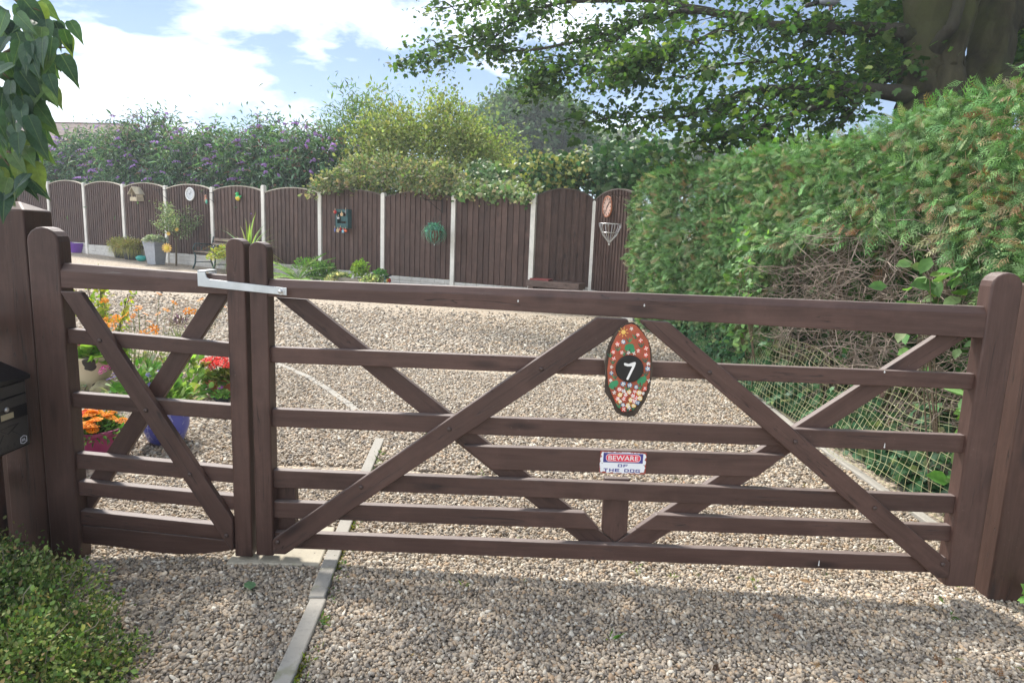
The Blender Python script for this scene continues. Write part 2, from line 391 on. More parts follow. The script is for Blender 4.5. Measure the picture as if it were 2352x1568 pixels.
GATE = M_wood('gate_paint', (.047, .0225, .0170), (.082, .0455, .0355), (.016, .008, .007), .5, True, .4, top=(.20, .16, .145))
POSTW = M_wood('post_paint', (.042, .0205, .0150), (.074, .040, .030), (.028, .018, .016), .5, True, .35)
FENCEW = M_wood('fence_stain', (.045, .0245, .0190), (.093, .0565, .0445), (.020, .012, .010), .66, False, .3, 13.)
CAPW = M_wood('sunlit_cap', (.30, .26, .21), (.46, .42, .35), (.2, .16, .12), .8, False, .2)  # pale colour paints sunlight onto the cap tops
CAPD = M_wood('dark_cap', (.07, .055, .048), (.12, .10, .085), (.03, .02, .02), .75, False, .2)
SLATW = M_wood('weathered_slat', (.10, .085, .07), (.20, .17, .14), (.06, .05, .04), .85, False, .2)
CONC = M_concrete('post_concrete', (.82, .79, .72)); CONCB = M_concrete('block_concrete', (.60, .58, .54)); EDGE = M_concrete('edging_concrete', (.40, .375, .33), .12); SLABM = M_concrete('slab_concrete', (.52, .47, .37), .1)
GRAV = M_gravel('gravel_far'); PEB = M_stone()
EARTH = M_plain('earth', (.09, .085, .045), .95, .35, 2.)
LEAF = M_leaf('foliage'); LEAFS = M_leaf('glossy_foliage', .25, .5, .22); LEAFT = M_leaf('translucent_foliage', .42, .55, .18, (1.35, 1.5, .45)); PETAL = M_leaf('petals', .3, .6, .2, (1.1, 1.1, 1.1)); CONIF = M_leaf('conifer_foliage', .15, .65, .15, (1.1, 1.3, .6))
GALV = M_metal('galvanised', (.60, .63, .64), .42, .55, .9); STEEL = M_metal('zinc', (.62, .62, .62), .3, .9); IRONB = M_metal('black_iron', (.02, .02, .02), .45, .3); IRONG = M_metal('green_iron', (.03, .07, .07), .45, .2); RUSTY = M_metal('brown_iron', (.10, .06, .045), .6, .3, .6); BOLT = M_metal('painted_bolt', (.075, .05, .043), .5, .2)
BARK = M_bark('tree_bark', (.018, .016, .010), (.062, .055, .030), (.052, .058, .018)); TWIGM = M_bark('dry_twig', (.21, .165, .13), (.42, .35, .29), (.30, .245, .20)); STEM = M_bark('stem_bark', (.10, .075, .05), (.2, .16, .11), (.13, .12, .06)); LIMB = M_bark('limb_bark', (.024, .021, .015), (.065, .058, .042), (.04, .045, .018))
WHITEP = M_plain('white_paint', (.78, .78, .76), .45, .05); COLS = M_col('painted'); BLACKP = M_plain('black_enamel', (.012, .012, .013), .28, .2); SOIL = M_plain('soil', (.05, .035, .025), .95, .4, 30.)
# ------------------------------------------------------------------ ground, gravel, edging
def sheet(name, xs, ys, dz, mat):
    X, Yg = np.meshgrid(xs, ys); Z = gz(X, Yg)+dz; nx, ny = len(xs), len(ys)
    V = np.stack([X, Yg, Z], 2).reshape(-1, 3); a = (np.arange(ny-1)[:, None]*nx+np.arange(nx-1)[None]).ravel()
    return npmesh(name, V, np.stack([a, a+1, a+nx+1, a+nx], 1), None, [mat], True)
gx = np.concatenate([[-160, -60], np.linspace(-30, 25, 90), [60, 160]]); gy = np.concatenate([[-40], np.linspace(-8, 32, 80), [60, 190]])
tag(part('ground', sheet('ground', gx, gy, -.03, EARTH)), kind='structure')
# the gravelled yard and drive: one sheet under the stones, bounded by fence line and hedge foot
ynear, yfar = -4.0, 18.0
ysv = np.linspace(ynear, 20.6, 110); V = []; nX = 60
for y in ysv:
    xl = -16.5 if y > 2.2 else (-1.6 if y < .3 else -6.)
    xr = 5.0
    # stop at the fence line
    xf = F0[0] + (F0[1]-y)/math.tan(-FA)       # x on the fence line at this y
    xr = min(xr, xf+.15) if y > 9 else xr
    xr = max(xr, xl+.2)
    for k in range(nX):
        x = xl+(xr-xl)*k/(nX-1); V.append((x, y, float(gz(x, y))-.006))
a = (np.arange(len(ysv)-1)[:, None]*nX+np.arange(nX-1)[None]).ravel()
tag(part('gravel_bed', npmesh('gravel_bed', np.array(V), np.stack([a, a+1, a+nX+1, a+nX], 1), None, [GRAV], True)), kind='structure')

# concrete edging: straight run under the gate, then a curve off to the left, and a run along the hedge foot
edge_runs = [
    [(.405, -1.25), (.375, -.55), (.345, -.31), (.29, .2), (.262, .45), (.235, .9), (.21, 1.25), (.175, 1.7)],
    [(-.03, 2.17), (-.36, 2.75), (-.9, 3.45), (-1.39, 3.93), (-2.2, 4.6)],
    [(3.40, .25), (3.40, 1.2), (3.39, 1.85), (3.42, 3.0), (3.50, 4.2), (3.62, 6.0), (3.75, 8.0)]]
def along(P, step):
    P = np.array(P, float); d = np.concatenate([[0], np.cumsum(np.linalg.norm(np.diff(P, axis=0), axis=1))]); n = max(2, int(round(d[-1]/step))+1)
    s_ = np.linspace(0, d[-1], n); return np.stack([np.interp(s_, d, P[:, 0]), np.interp(s_, d, P[:, 1])], 1)
edge_segs = []
for ri, run in enumerate(edge_runs):
    c = along(run, (.9, .45, .92)[ri]); e = thing('edging_kerb', ['narrow grey concrete edging strip crossing the gravel under the big gate', 'half buried concrete edging curving back through the yard gravel', 'low concrete edging along the foot of the netted hedge'][ri], 'edging'); del e['category']; del e['label']; e['kind'] = 'structure'
    for k in range(len(c)-1):
        p, q = c[k], c[k+1]; d = q-p; L = np.linalg.norm(d); mid = (p+q)/2; edge_segs.append((p, q))
        mb = MB(); mb.box((-L/2+.004, -.031, -.08), (L/2-.004, .031, .024 if ri != 1 else .012))
        z = float(gz(*mid)); sl = (float(gz(*q))-float(gz(*p)))/L
        part('edging_block', mb.mesh('edging_block', [EDGE], bevel=.006), None, e, (mid[0], mid[1], z+random.uniform(-.004, .003)), (0, -math.atan(sl), math.atan2(d[1], d[0])+random.uniform(-.012, .012)))
# concrete threshold slab under the meeting stiles
mb = MB().prism([(-.115, .0), (.255, .0), (.262, .02), (-.118, .02)], 0, .01)
mb = MB(); mb.add([(-.118, -.03, -.1), (.27, .0, -.1), (.238, .36, -.1), (-.13, .33, -.1), (-.118, -.03, .012), (.27, .0, .006), (.238, .36, .008), (-.13, .33, .012)], [(0, 3, 2, 1), (4, 5, 6, 7), (0, 1, 5, 4), (1, 2, 6, 5), (2, 3, 7, 6), (3, 0, 4, 7)])
tag(part('concrete_slab', mb.mesh('concrete_slab', [SLABM], bevel=.008)), kind='structure')

# loose stones: points of a mesh, a stone set on every point
def stone_points(x0, x1, y0, y1, sp, keep):
    nx, ny = int((x1-x0)/sp), int((y1-y0)/sp)
    X, Yg = np.meshgrid(np.arange(nx), np.arange(ny)); X = x0+(X+.5*(Yg % 2))*sp; Yg = y0+Yg*sp*.93
    X = X.ravel()+rng.normal(0, sp*.3, X.size); Yg = Yg.ravel()+rng.normal(0, sp*.3, Yg.size)
    k = keep(X, Yg); return X[k], Yg[k]
def segdist(X, Yg, p, q):
    d = q-p; t = np.clip(((X-p[0])*d[0]+(Yg-p[1])*d[1])/(d@d), 0, 1); return np.hypot(X-p[0]-t*d[0], Yg-p[1]-t*d[1])
def clear(X, Yg, buried=True):
    k = np.ones(X.shape, bool)
    for p, q in edge_segs:
        dd = segdist(X, Yg, p, q); k &= (dd > .034) | (rng.random(X.shape) < (.35 if p[1] > 2 and p[0] < 1 else .012))
    k &= ~((X > -.125) & (X < .262) & (Yg > -.01) & (Yg < .345) & (rng.random(X.shape) > .012))
    k &= ~((X < -.86) & (Yg > -.03) & (Yg < .2)) & ~((X > 3.43) & (Yg > .0)) 
    return k
def infr(X, Yg, m=.12):
    d = np.stack([X, Yg, gz(X, Yg)], 1)-CAM; z = d@_fw; u_ = (d@_r)/z*FPX/1176; v_ = (d@_u)/z*FPX/784
    return (z > .3) & (np.abs(u_) < 1+m) & (np.abs(v_) < 1+m*1.6)
def stones(name, zone, sp, size, flat, seedv, label=None):
    X, Yg = stone_points(*zone, sp, lambda a, b: clear(a, b) & infr(a, b) & (rng.random(a.shape) > sst(5.5, 9.5, b)))
    Z = gz(X, Yg)+rng.uniform(-.006, .010, X.size)*(size/.02)
    me = bpy.data.meshes.new(name); me.vertices.add(len(X)); me.vertices.foreach_set('co', np.stack([X, Yg, Z], 1).astype(np.float32).ravel()); me.update()
    o = tag(part(name, me), kind='stuff'); 
    g = bpy.data.node_groups.new('set_stones', 'GeometryNodeTree'); g.interface.new_socket('Geometry', in_out='INPUT', socket_type='NodeSocketGeometry'); g.interface.new_socket('Geometry', in_out='OUTPUT', socket_type='NodeSocketGeometry')
    N = g.nodes.new; L = g.links.new
    gi, go = N('NodeGroupInput'), N('NodeGroupOutput'); iop = N('GeometryNodeInstanceOnPoints'); g2i = N('GeometryNodeGeometryToInstance')
    for k in range(6):
        ico = N('GeometryNodeMeshIcoSphere'); ico.inputs['Radius'].default_value = 1; ico.inputs['Subdivisions'].default_value = 2
        sp_ = N('GeometryNodeSetPosition'); nz_ = N('ShaderNodeTexNoise'); nz_.noise_dimensions = '4D'; nz_.inputs['W'].default_value = k*3.7+seedv; nz_.inputs['Scale'].default_value = (.75, .9, 1.1, .8, 1.3, 1.0)[k]; nz_.inputs['Detail'].default_value = 1.5
        pos = N('GeometryNodeInputPosition'); sub = N('ShaderNodeVectorMath'); sub.operation = 'SUBTRACT'; sub.inputs[1].default_value = (.5, .5, .5)
        mul = N('ShaderNodeVectorMath'); mul.operation = 'MULTIPLY'; mul.inputs[1].default_value = (1.15, 1.15, .9)
        L(pos.outputs[0], nz_.inputs['Vector']); L(nz_.outputs['Color'], sub.inputs[0]); L(sub.outputs[0], mul.inputs[0]); L(ico.outputs[0], sp_.inputs['Geometry']); L(mul.outputs[0], sp_.inputs['Offset'])
        tr = N('GeometryNodeTransform'); tr.inputs['Scale'].default_value = [(1.15, .85, .6), (1.3, .8, .55), (1., .9, .7), (1.35, .95, .5), (.95, .85, .75), (1.2, .72, .6)][k]; L(sp_.outputs[0], tr.inputs['Geometry'])
        ss = N('GeometryNodeSetShadeSmooth'); L(tr.outputs[0], ss.inputs[0]); sm = N('GeometryNodeSetMaterial'); sm.inputs['Material'].default_value = PEB; L(ss.outputs[0], sm.inputs[0]); L(sm.outputs[0], g2i.inputs[0])
    rr = N('FunctionNodeRandomValue'); rr.data_type = 'FLOAT_VECTOR'; rr.inputs[0].default_value = (-flat, -flat, 0); rr.inputs[1].default_value = (flat, flat, 6.283); rr.inputs['Seed'].default_value = seedv
    rs = N('FunctionNodeRandomValue'); rs.data_type = 'FLOAT'; rs.inputs[2].default_value = 0.; rs.inputs[3].default_value = 1.; rs.inputs['Seed'].default_value = seedv+5
    pw = N('ShaderNodeMath'); pw.operation = 'POWER'; pw.inputs[1].default_value = 2.2; L(rs.outputs[1], pw.inputs[0])
    ma = N('ShaderNodeMath'); ma.operation = 'MULTIPLY_ADD'; ma.inputs[1].default_value = size*.62; ma.inputs[2].default_value = size*.34; L(pw.outputs[0], ma.inputs[0])
    ri = N('FunctionNodeRandomValue'); ri.data_type = 'INT'; ri.inputs[4].default_value = 0; ri.inputs[5].default_value = 5; ri.inputs['Seed'].default_value = seedv+9
    iop.inputs['Pick Instance'].default_value = True
    L(gi.outputs[0], iop.inputs['Points']); L(g2i.outputs[0], iop.inputs['Instance']); L(ri.outputs[2], iop.inputs['Instance Index']); L(rr.outputs[0], iop.inputs['Rotation']); L(ma.outputs[0], iop.inputs['Scale']); L(iop.outputs[0], go.inputs[0])
    o.modifiers.new('stones', 'NODES').node_group = g
    return o
stones('gravel', (-2.3, 3.6, -1.7, 1.2), .0106, .0122, .9, 1)
stones('gravel', (-5.0, 4.2, 1.2, 4.2), .0150, .0165, .8, 2)
stones('gravel', (-9.0, 4.2, 4.2, 9.5), .030, .028, .7, 3)

# ------------------------------------------------------------------ the big five-bar gate
GW = 3.05
def arch_poly(x0, x1, z0, z1, n=8):
    c, r_ = (x0+x1)/2, (x1-x0)/2; zc = z1-r_*.92; p = [(x0, z0), (x1, z0)]
    for k in range(n+1):
        a = math.pi*k/n; p.append((c+r_*math.cos(a), zc+r_*.92*math.sin(a)))
    return p
bg_ = thing('field_gate', 'wide brown five bar timber field gate carrying the number plaque and dog sign', 'gate', (0, 0, 0))
plank('meeting_stile', arch_poly(.0, .073, .034, 1.352), 0, .075, GATE, bg_, (0, 1), .006)
plank('hanging_stile', arch_poly(2.935, 3.06, .012, 1.345), 0, .075, GATE, bg_, (0, 1), .008)
# tapered top rail with a water-shedding chamfer
mb = MB(); xa, xb = .069, 2.938
sec = lambda x, zb: [(x, .006, zb), (x, .070, zb), (x, .070, 1.178), (x, .052, 1.206), (x, .026, 1.206), (x, .006, 1.178)]
mb.add([(p[0]-1.5, p[1]-.038, p[2]-1.15) for p in sec(xa, 1.137)+sec(xb, 1.080)], [(0, 5, 4, 3, 2, 1), (6, 7, 8, 9, 10, 11)] + [(i, (i+1) % 6, (i+1) % 6+6, i+6) for i in range(6)])
part('top_rail', mb.mesh('top_rail', [GATE], bevel=.003), None, bg_, (1.5, .038, 1.15))
RY0, RY1 = .021, .055
for zt, zb in ((.931, .866), (.672, .596), (.408, .331)):
    plank('rail', rectpoly(.070, zb, 2.938, zt), RY0, RY1, GATE, bg_)
plank('rail', [(.070, .197), (1.452, .199), (1.385, .272), (.070, .269)], RY0, RY1, GATE, bg_)
plank('rail', [(1.606, .206), (2.938, .206), (2.938, .276), (1.690, .276)], RY0, RY1, GATE, bg_)
plank('rail', rectpoly(.071, .061, 2.937, .132), RY0, RY1, GATE, bg_)
plank('sign_board', [(.985, .447), (2.095, .458), (2.205, .556), (.865, .545)], RY0, RY1, GATE, bg_)
# back braces (a V) and front braces (an inverted V)
plank('brace', [(.082, 1.130), (1.395, .110), (1.5275, .110), (1.5275,.125), (.205, 1.126)], .057, .092, GATE, bg_, (1.32, -1.03))
plank('brace', [(1.530, .110), (1.665, .110), (2.925, 1.088), (2.800, 1.088), (1.530, .125)], .057, .092, GATE, bg_, (1.27, 1.0))
plank('brace', [(.074, .050), (.128, .050), (1.515, 1.084), (1.505, 1.104), (1.385, 1.106), (.074, .112)], -.012, .019, GATE, bg_, (1.32, .99))
plank('brace', [(1.560, 1.103), (1.560, 1.090), (2.885, .055), (2.933, .055), (2.933, .125), (1.672, 1.098)], -.012, .019, GATE, bg_, (1.32, -1.0))
plank('muntin', [(1.468, .176), (1.528, .128), (1.578, .170), (1.573, .415), (1.466, .415)], .0565, .089, GATE, bg_, (0, 1))
plank('corner_block', rectpoly(.076, .20, .152, .345), .0565, .10, GATE, bg_, (0, 1)); plank('corner_block', rectpoly(.076, .075, .15, .19), .0565, .10, GATE, bg_, (0, 1))
mbb = MB(); mbb.lathe([(.0001, -.007), (.006, -.0065), (.0088, -.004), (.0095, 0)], 14); MEB = mbb.mesh('bolt', [BOLT], smooth=True)
def bolt(x, y, yy, parent, me=MEB):
    p = atY(x, y, yy); loc = parent.matrix_world.inverted() @ Vector(p); return part('bolt', me, None, parent, (loc.x, loc.y, loc.z), (R(-90), 0, 0))
bpy.context.view_layer.update()
for x, y in ((1243, 847), (829, 1118), (638, 1244), (1630, 855), (1827, 1014), (2009, 1166), (2165, 1295), (1032, 985)): bolt(x, y, -.012, bg_)
DROP = M_plain('bird_lime', (.66, .66, .64), .7, .15)
for x, y, L_ in ((2032, 1022, .020), (1881, 1292, .024), (2032, 853, .006), (1480, 700, .008), (1660, 870, .006), (1190, 690, .007)):
    p = atY(x, y, .0195 if y > 800 else .005); mbd = MB(); mbd.ball((0, 0, 0), (.0022, .0012, L_*.5), 8, 6); mbd.ball((0, -.0003, -L_*.42), (.0034, .0016, .0042), 8, 6); part('bird_dropping', mbd.mesh('bird_dropping', [DROP], smooth=True), None, bg_, tuple(p), kind='stuff')
# throw-over latch of galvanised flat bar
lt = MB(); lt.add([(x, y, z) for y in (-.016, -.010) for x, z in ((-.196, 1.170), (.154, 1.147), (.154, 1.176), (-.150, 1.199), (-.160, 1.206), (-.164, 1.218), (-.164, 1.226), (-.196, 1.226))], [tuple(range(8)), tuple(range(15, 7, -1))]+[(i, i+8, (i+1) % 8+8, (i+1) % 8) for i in range(8)])
lo_ = part('latch', lt.mesh('latch', [GALV], bevel=.0015), None, bg_, (0, 0, 0), label='galvanised throw over latch hooking both gates together')
hk = MB().box((-.196, -.016, 1.226), (-.164, .085, 1.232)).box((-.196, .079, 1.18), (-.164, .085, 1.226)); part('latch_hook', hk.mesh('latch_hook', [GALV], bevel=.002), None, lo_)
wb = MB(); wb.lathe([(.014, 0), (.014, .002), (.009, .0021), (.009, .007), (.006, .009), (.0055, .013), (.001, .0135)], 12); part('latch_bolt', wb.mesh('latch_bolt', [STEEL], smooth=True, angle=.5), None, lo_, (.132, -.016, 1.162), (R(90), 0, 0))

# ------------------------------------------------------------------ the small gate
sg = thing('pedestrian_gate', 'narrow brown timber side gate with one crossed brace and a kick board', 'gate', (0, 0, 0))
plank('hanging_stile', arch_poly(-.872, -.747, -.05, 1.378), 0, .078, GATE, sg, (0, 1), .008)
plank('closing_stile', arch_poly(-.090, -.016, .026, 1.362), 0, .075, GATE, sg, (0, 1), .006)
mb = MB()
def sec2(x, zt): return [(x, .004, zt-.098 if x < -.4 else zt-.074), (x, .070, zt-.098 if x < -.4 else zt-.074), (x, .070, zt-.028), (x, .052, zt), (x, .026, zt), (x, .004, zt-.028)]
mb.add([(p[0]+.42, p[1]-.037, p[2]-1.17) for p in sec2(-.758, 1.238)+sec2(-.088, 1.214)], [(0, 5, 4, 3, 2, 1), (6, 7, 8, 9, 10, 11)] + [(i, (i+1) % 6, (i+1) % 6+6, i+6) for i in range(6)])
part('top_rail', mb.mesh('top_rail', [GATE], bevel=.003), None, sg, (-.42, .037, 1.17))
for (zl, zr, th) in ((.974, .940, .060), (.708, .681, .063), (.450, .410, .066), (.327, .287, .062), (.196, .149, .062)):
    plank('rail', [(-.752, zl-th), (-.086, zr-th), (-.086, zr), (-.752, zl)], .020, .060, GATE, sg, (.66, zr-zl))
kb = [(-.752, .048), (-.60, .035), (-.45, .018), (-.34, .013), (-.22, .022), (-.09, .046), (-.09, .083), (-.752, .130)]
plank('kick_board', kb, .024, .052, GATE, sg)
plank('brace', [(-.102, .058), (-.0915, .058), (-.0915, .199), (-.664, 1.128), (-.746, 1.128)], -.012, .018, GATE, sg, (.62, -1.05))
plank('brace', [(-.745, .300), (-.745, .163), (-.106, 1.136), (-.192, 1.136)], .062, .094, GATE, sg, (.6, 1.0))
for x, y in ((335, 942), (436, 1089), (229, 782), (520, 1229)): bolt(x, y, -.012, sg)

# gate posts
gp = thing('gate_post', 'tall square brown timber gate post beside the black letterbox', 'post', (-.95, .08, 0))
mb = MB(); x0, x1, y0, y1 = -.095, .062, -.06, .10; zt = 1.44
mb.add([(x0, y0, -.1), (x1, y0, -.1), (x1, y1, -.1), (x0, y1, -.1), (x0, y0, zt), (x1, y0, zt), (x1, y1, zt), (x0, y1, zt), (-.03, .01, 1.475), (-.005, .01, 1.475)], [(0, 3, 2, 1), (0, 1, 5, 4), (1, 2, 6, 5), (2, 3, 7, 6), (3, 0, 4, 7), (4, 5, 9, 8), (5, 6, 9), (6, 7, 8, 9), (7, 4, 8)])
def upright(mb): # store with the length along local x so the grain runs up the post
    v = [(p[2], p[1], -p[0]) for p in mb.v]; m2 = MB(); m2.v = v; m2.f = mb.f; m2.m = mb.m; return m2
part('shaft', upright(mb).mesh('shaft', [POSTW], bevel=.006), None, gp, (0, 0, 0), (0, R(-90), 0))
gp2 = thing('gate_post', 'square brown timber hanging post with ivy at its foot beside the conifer hedge', 'post', (3.262, .14, 0))
mb = MB(); mb.box((-.105, -.10, -.15), (.10, .09, 1.30))
part('shaft', upright(mb).mesh('shaft', [POSTW], bevel=.008), None, gp2, (0, 0, 0), (0, R(-90), 0))
# boarded return fence carrying the letterbox
rf = thing('boarded_fence', 'short dark boarded fence return behind the letterbox', 'fence', (-1.015, -.02, 0))
for k in range(3):
    mb = MB().box((-.05, -.009, -.055), (1.12, .009, .055)); part('board', mb.mesh('board', [POSTW], bevel=.003), None, rf, (random.uniform(-.003, .003), -.08-.117*k, 0), (0, R(-90), R(90)))
mb = MB().box((-.02, -.39, .30), (-.06, -.01, .38)); part('rail', mb.mesh('rail', [POSTW]), None, rf, (-.012, 0, 0)); mb = MB().box((-.02, -.39, .95), (-.06, -.01, 1.03)); part('rail', mb.mesh('rail', [POSTW]), None, rf, (-.012, 0, 0))

rf2 = thing('boarded_fence', 'dark boarded fence running off beside the tall letterbox post', 'fence', (-1.05, .09, 0))
for k in range(6):
    mb = MB().box((-.1, -.009, -.058), (1.40, .009, .058)); part('board', mb.mesh('board', [POSTW], bevel=.003), None, rf2, (-.062-.119*k, random.uniform(-.003, .003), 0), (0, R(-90), 0))
for z in (.3, 1.05): part('rail', MB().box((-.75, .012, z), (-.01, .05, z+.08)).mesh('rail', [POSTW]), None, rf2)

# letterbox: local frame: x along the box face (towards the gate), -y = out of the face
mbx = thing('letterbox', 'black steel letterbox with an envelope emblem and a brass name plate', 'letterbox', (-.885, -.045, .505), R(90))
def lbpart(name, mb, mat, **k): return part(name, mb.mesh(name, [mat], bevel=k.pop('bevel', .002)), None, mbx, **k)
LW, LH = .36, .285
lbpart('body', MB().box((-LW, 0, 0), (0, .10, LH)), BLACKP, bevel=.005)
lid = MB(); lid.add([(-LW-.01, -.016, LH-.012), (.008, -.016, LH-.012), (.008, .105, LH+.035), (-LW-.01, .105, LH+.035), (-LW-.01, -.016, LH+.006), (.008, -.016, LH+.006), (.008, .105, LH+.055), (-LW-.01, .105, LH+.055)], [(0, 3, 2, 1), (4, 5, 6, 7), (0, 1, 5, 4), (1, 2, 6, 5), (2, 3, 7, 6), (3, 0, 4, 7)])
lbpart('lid', lid, BLACKP)
GREYB = M_plain('grey_enamel', (.055, .05, .045), .32, .1); BRASS = M_metal('brass', (.52, .47, .32), .4, .4)
lbpart('slot_flap', MB().box((-LW+.012, -.006, LH-.062), (-.012, .001, LH-.018)), GREYB)
dr = lbpart('door', MB().box((-LW+.012, -.005, .010), (-.012, .001, LH-.070)), GREYB)
part('band', MB().box((-LW+.012, -.0065, .128), (-.012, -.002, .178)).mesh('band', [BLACKP]), None, dr)
lk = MB(); lk.lathe([(.010, 0), (.010, .004), (.007, .007), (.001, .0075)], 14); part('lock', lk.mesh('lock', [STEEL], smooth=True, angle=.5), None, dr, (-.118, -.0065, .176), (R(90), 0, 0))
part('name_plate', MB().box((-.147, -.009, .137), (-.085, -.0065, .160)).mesh('name_plate', [BRASS], bevel=.001), None, dr)
env = MB()
for p, q in (((-.165, .105), (-.165, .045)), ((-.165, .105), (-.06, .108)), ((-.165, .105), (-.118, .078)), ((-.118, .078), (-.06, .108)), ((-.14, .082), (-.165, .045)), ((-.098, .085), (-.06, .06))): env.prism(bar(p, q, .0028), -.0062, -.0046)
part('envelope_emblem', env.mesh('envelope_emblem', [BLACKP]), None, dr)
def text_mesh(s, wdt, hgt, depth=.0006, mat=None, shear=0., bold=0.):
    c = bpy.data.curves.new('lettering', 'FONT'); c.body = s; c.size = 1; c.align_x = 'CENTER'; c.extrude = .0; c.offset = bold; c.shear = shear
    o = bpy.data.objects.new('lettering', c); COL.objects.link(o); dg = bpy.context.evaluated_depsgraph_get(); me = bpy.data.meshes.new_from_object(o.evaluated_get(dg)); bpy.data.objects.remove(o); bpy.data.curves.remove(c)
    co = np.empty(len(me.vertices)*3); me.vertices.foreach_get('co', co); co = co.reshape(-1, 3)
    lo, hi = co.min(0), co.max(0); o2 = np.zeros_like(co); o2[:, 0] = (co[:, 0]-(lo[0]+hi[0])/2)/(hi[0]-lo[0])*wdt; o2[:, 2] = (co[:, 1]-lo[1])/(hi[1]-lo[1])*hgt
    me.vertices.foreach_set('co', o2.ravel()); me.update(); me.materials.clear(); me.materials.append(mat); return me
for k, ch in enumerate('POST'): part('letter', text_mesh(ch, .010, .012, mat=BLACKP), None, dr, (-.158+.034*k, -.0056, .024))
LOGO = M_plain('logo_white', (.62, .62, .66), .5, .05)
lg = MB()
hexo = [(-.016, -.010), (0, -.016), (.016, -.010), (.016, .010), (0, .016), (-.016, .010)]
for k in range(6): lg.prism(bar(hexo[k], hexo[(k+1) % 6], .003), -.0002, .0006)
lgo = part('logo_badge', lg.mesh('logo_badge', [LOGO]), None, dr, (-.042, -.0062, .034)); part('lettering', text_mesh('SIL', .024, .011, mat=LOGO, bold=.03), None, lgo, (0, -.0004, -.0055))
# ------------------------------------------------------------------ number plaque on the gate
PW = M_plain('paint_white', (.80, .79, .76), .5, .06); PR = M_plain('paint_red', (.62, .06, .03), .5, .2); PY = M_plain('paint_yellow', (.78, .50, .12), .5, .15); PG = M_plain('paint_green', (.04, .26, .11), .5, .2); PDG = M_plain('paint_dark_green', (.02, .11, .07), .5, .2); PBL = M_plain('paint_blue', (.10, .20, .33), .5, .2); PBR = M_plain('paint_brown', (.09, .05, .035), .5, .2)
PTERRA = M_plain('paint_terracotta', (.36, .085, .04), .5, .22, 30.); PBLK = M_plain('paint_black', (.014, .013, .013), .35, .2)
_po = atY(.6125*(2220+.2678*515), .6125*(1180+.2678*770), -.02)
pq = thing('number_plaque', 'oval bark edged wood slice painted with flowers and a white 7', 'sign', _po)
def pc(x, y):
    p = atY(.6125*(2220+.2678*x), .6125*(1180+.2678*y), -.02); return (p[0]-_po[0], p[2]-_po[2])
face = [(450, 145), (545, 122), (610, 140), (700, 240), (780, 360), (805, 500), (812, 700), (800, 880), (760, 1000), (700, 1130), (610, 1270), (540, 1330), (470, 1345), (400, 1320), (330, 1230), (270, 1100), (220, 960), (208, 760), (230, 600), (270, 430), (330, 300), (390, 210)]
barkp = [(440, 140), (480, 112), (590, 108), (640, 150), (720, 250), (790, 370), (822, 480), (850, 715), (832, 850), (803, 1040), (740, 1210), (650, 1345), (590, 1410), (500, 1425), (420, 1400), (340, 1370), (300, 1290), (258, 1180), (225, 1150), (185, 1085), (183, 1020), (193, 900), (186, 760), (180, 640), (220, 500), (250, 395), (310, 285), (375, 195)]
def dens(P, n=4, jit=0.):
    o = []
    for i in range(len(P)):
        a, b = P[i], P[(i+1) % len(P)]
        for k in range(n): t = k/n; o.append((a[0]+(b[0]-a[0])*t+random.uniform(-jit, jit), a[1]+(b[1]-a[1])*t+random.uniform(-jit, jit)))
    return o
BARKE = M_bark('plaque_bark', (.03, .022, .018), (.11, .085, .065), (.07, .055, .04))
def ccw(P): return [pc(*p) for p in P][::-1]
bd = part('bark_edge', MB().prism(ccw(dens(barkp, 4, 6)), -.008, .020).mesh('bark_edge', [BARKE]), None, pq)
part('painted_face', MB().prism(ccw(dens(face, 2)), -.013, -.007).mesh('painted_face', [PTERRA], bevel=.002), None, pq)
mats = [PW, PR, PY, PG, PDG, PBL, PBR]; fl = MB(); _ly = [-.0134]
def dab(x, y, a, L, wd, mi, lift=0.):
    ca, sa = math.cos(a), math.sin(a); pts = [(-.5, 0), (-.2, -.5), (.3, -.42), (.5, 0), (.3, .42), (-.2, .5)]
    P = [(x+ca*px_*L-sa*py_*wd, y+sa*px_*L+ca*py_*wd) for px_, py_ in pts]
    yy = _ly[0]-lift; fl.prism([pc(*p) for p in P][::-1], yy, yy+.0008, mi); _ly[0] -= .000012
def flower(x, y, r_=28, halo=None, n=5, c=2, pet=0):
    if halo is not None:
        for k in range(4): dab(x+random.uniform(-8, 8), y+random.uniform(-8, 8), random.uniform(0, 6.3), r_*2.3, r_*1.7, halo)
    a0 = random.uniform(0, 6.3)
    for k in range(n): a = a0+6.283*k/n+random.uniform(-.2, .2); dab(x+math.cos(a)*r_*.58, y+math.sin(a)*r_*.58, a, r_*.95, r_*.42, pet, .0002)
    if random.random() < .7: dab(x, y, 0, r_*.4, r_*.4, c, .0004)
for x, y, r_, a in ((525, 440, 62, 0), (545, 475, 60, 1), (490, 450, 55, 2), (300, 960, 60, 0), (270, 985, 52, 1), (325, 945, 48, 2), (690, 905, 62, 0), (665, 930, 55, 1), (715, 890, 52, 2)): dab(x, y, a, r_*2, r_*1.5, 3)
for x, y in ((515, 360), (355, 480), (680, 430), (735, 640), (285, 660), (315, 870), (745, 830), (440, 545), (250, 570), (600, 310), (490, 1030), (660, 1015), (375, 1270), (490, 1320), (560, 1300)):
    for da in (-.55, 0, .5): dab(x+da*44, y-12, -1.57+da, 78, 15, 4 if random.random() < .5 else 3)
dab(310, 1020, 1.5, 60, 24, 6); dab(665, 965, 1.7, 70, 22, 6); dab(520, 490, 1.5, 40, 20, 6)
for k in range(8): a = .785*k+.2; dab(432+math.cos(a)*56, 235+math.sin(a)*56, a, 34, 11, 2)
for k in range(3): dab(432, 235, k, 66, 60, 2)
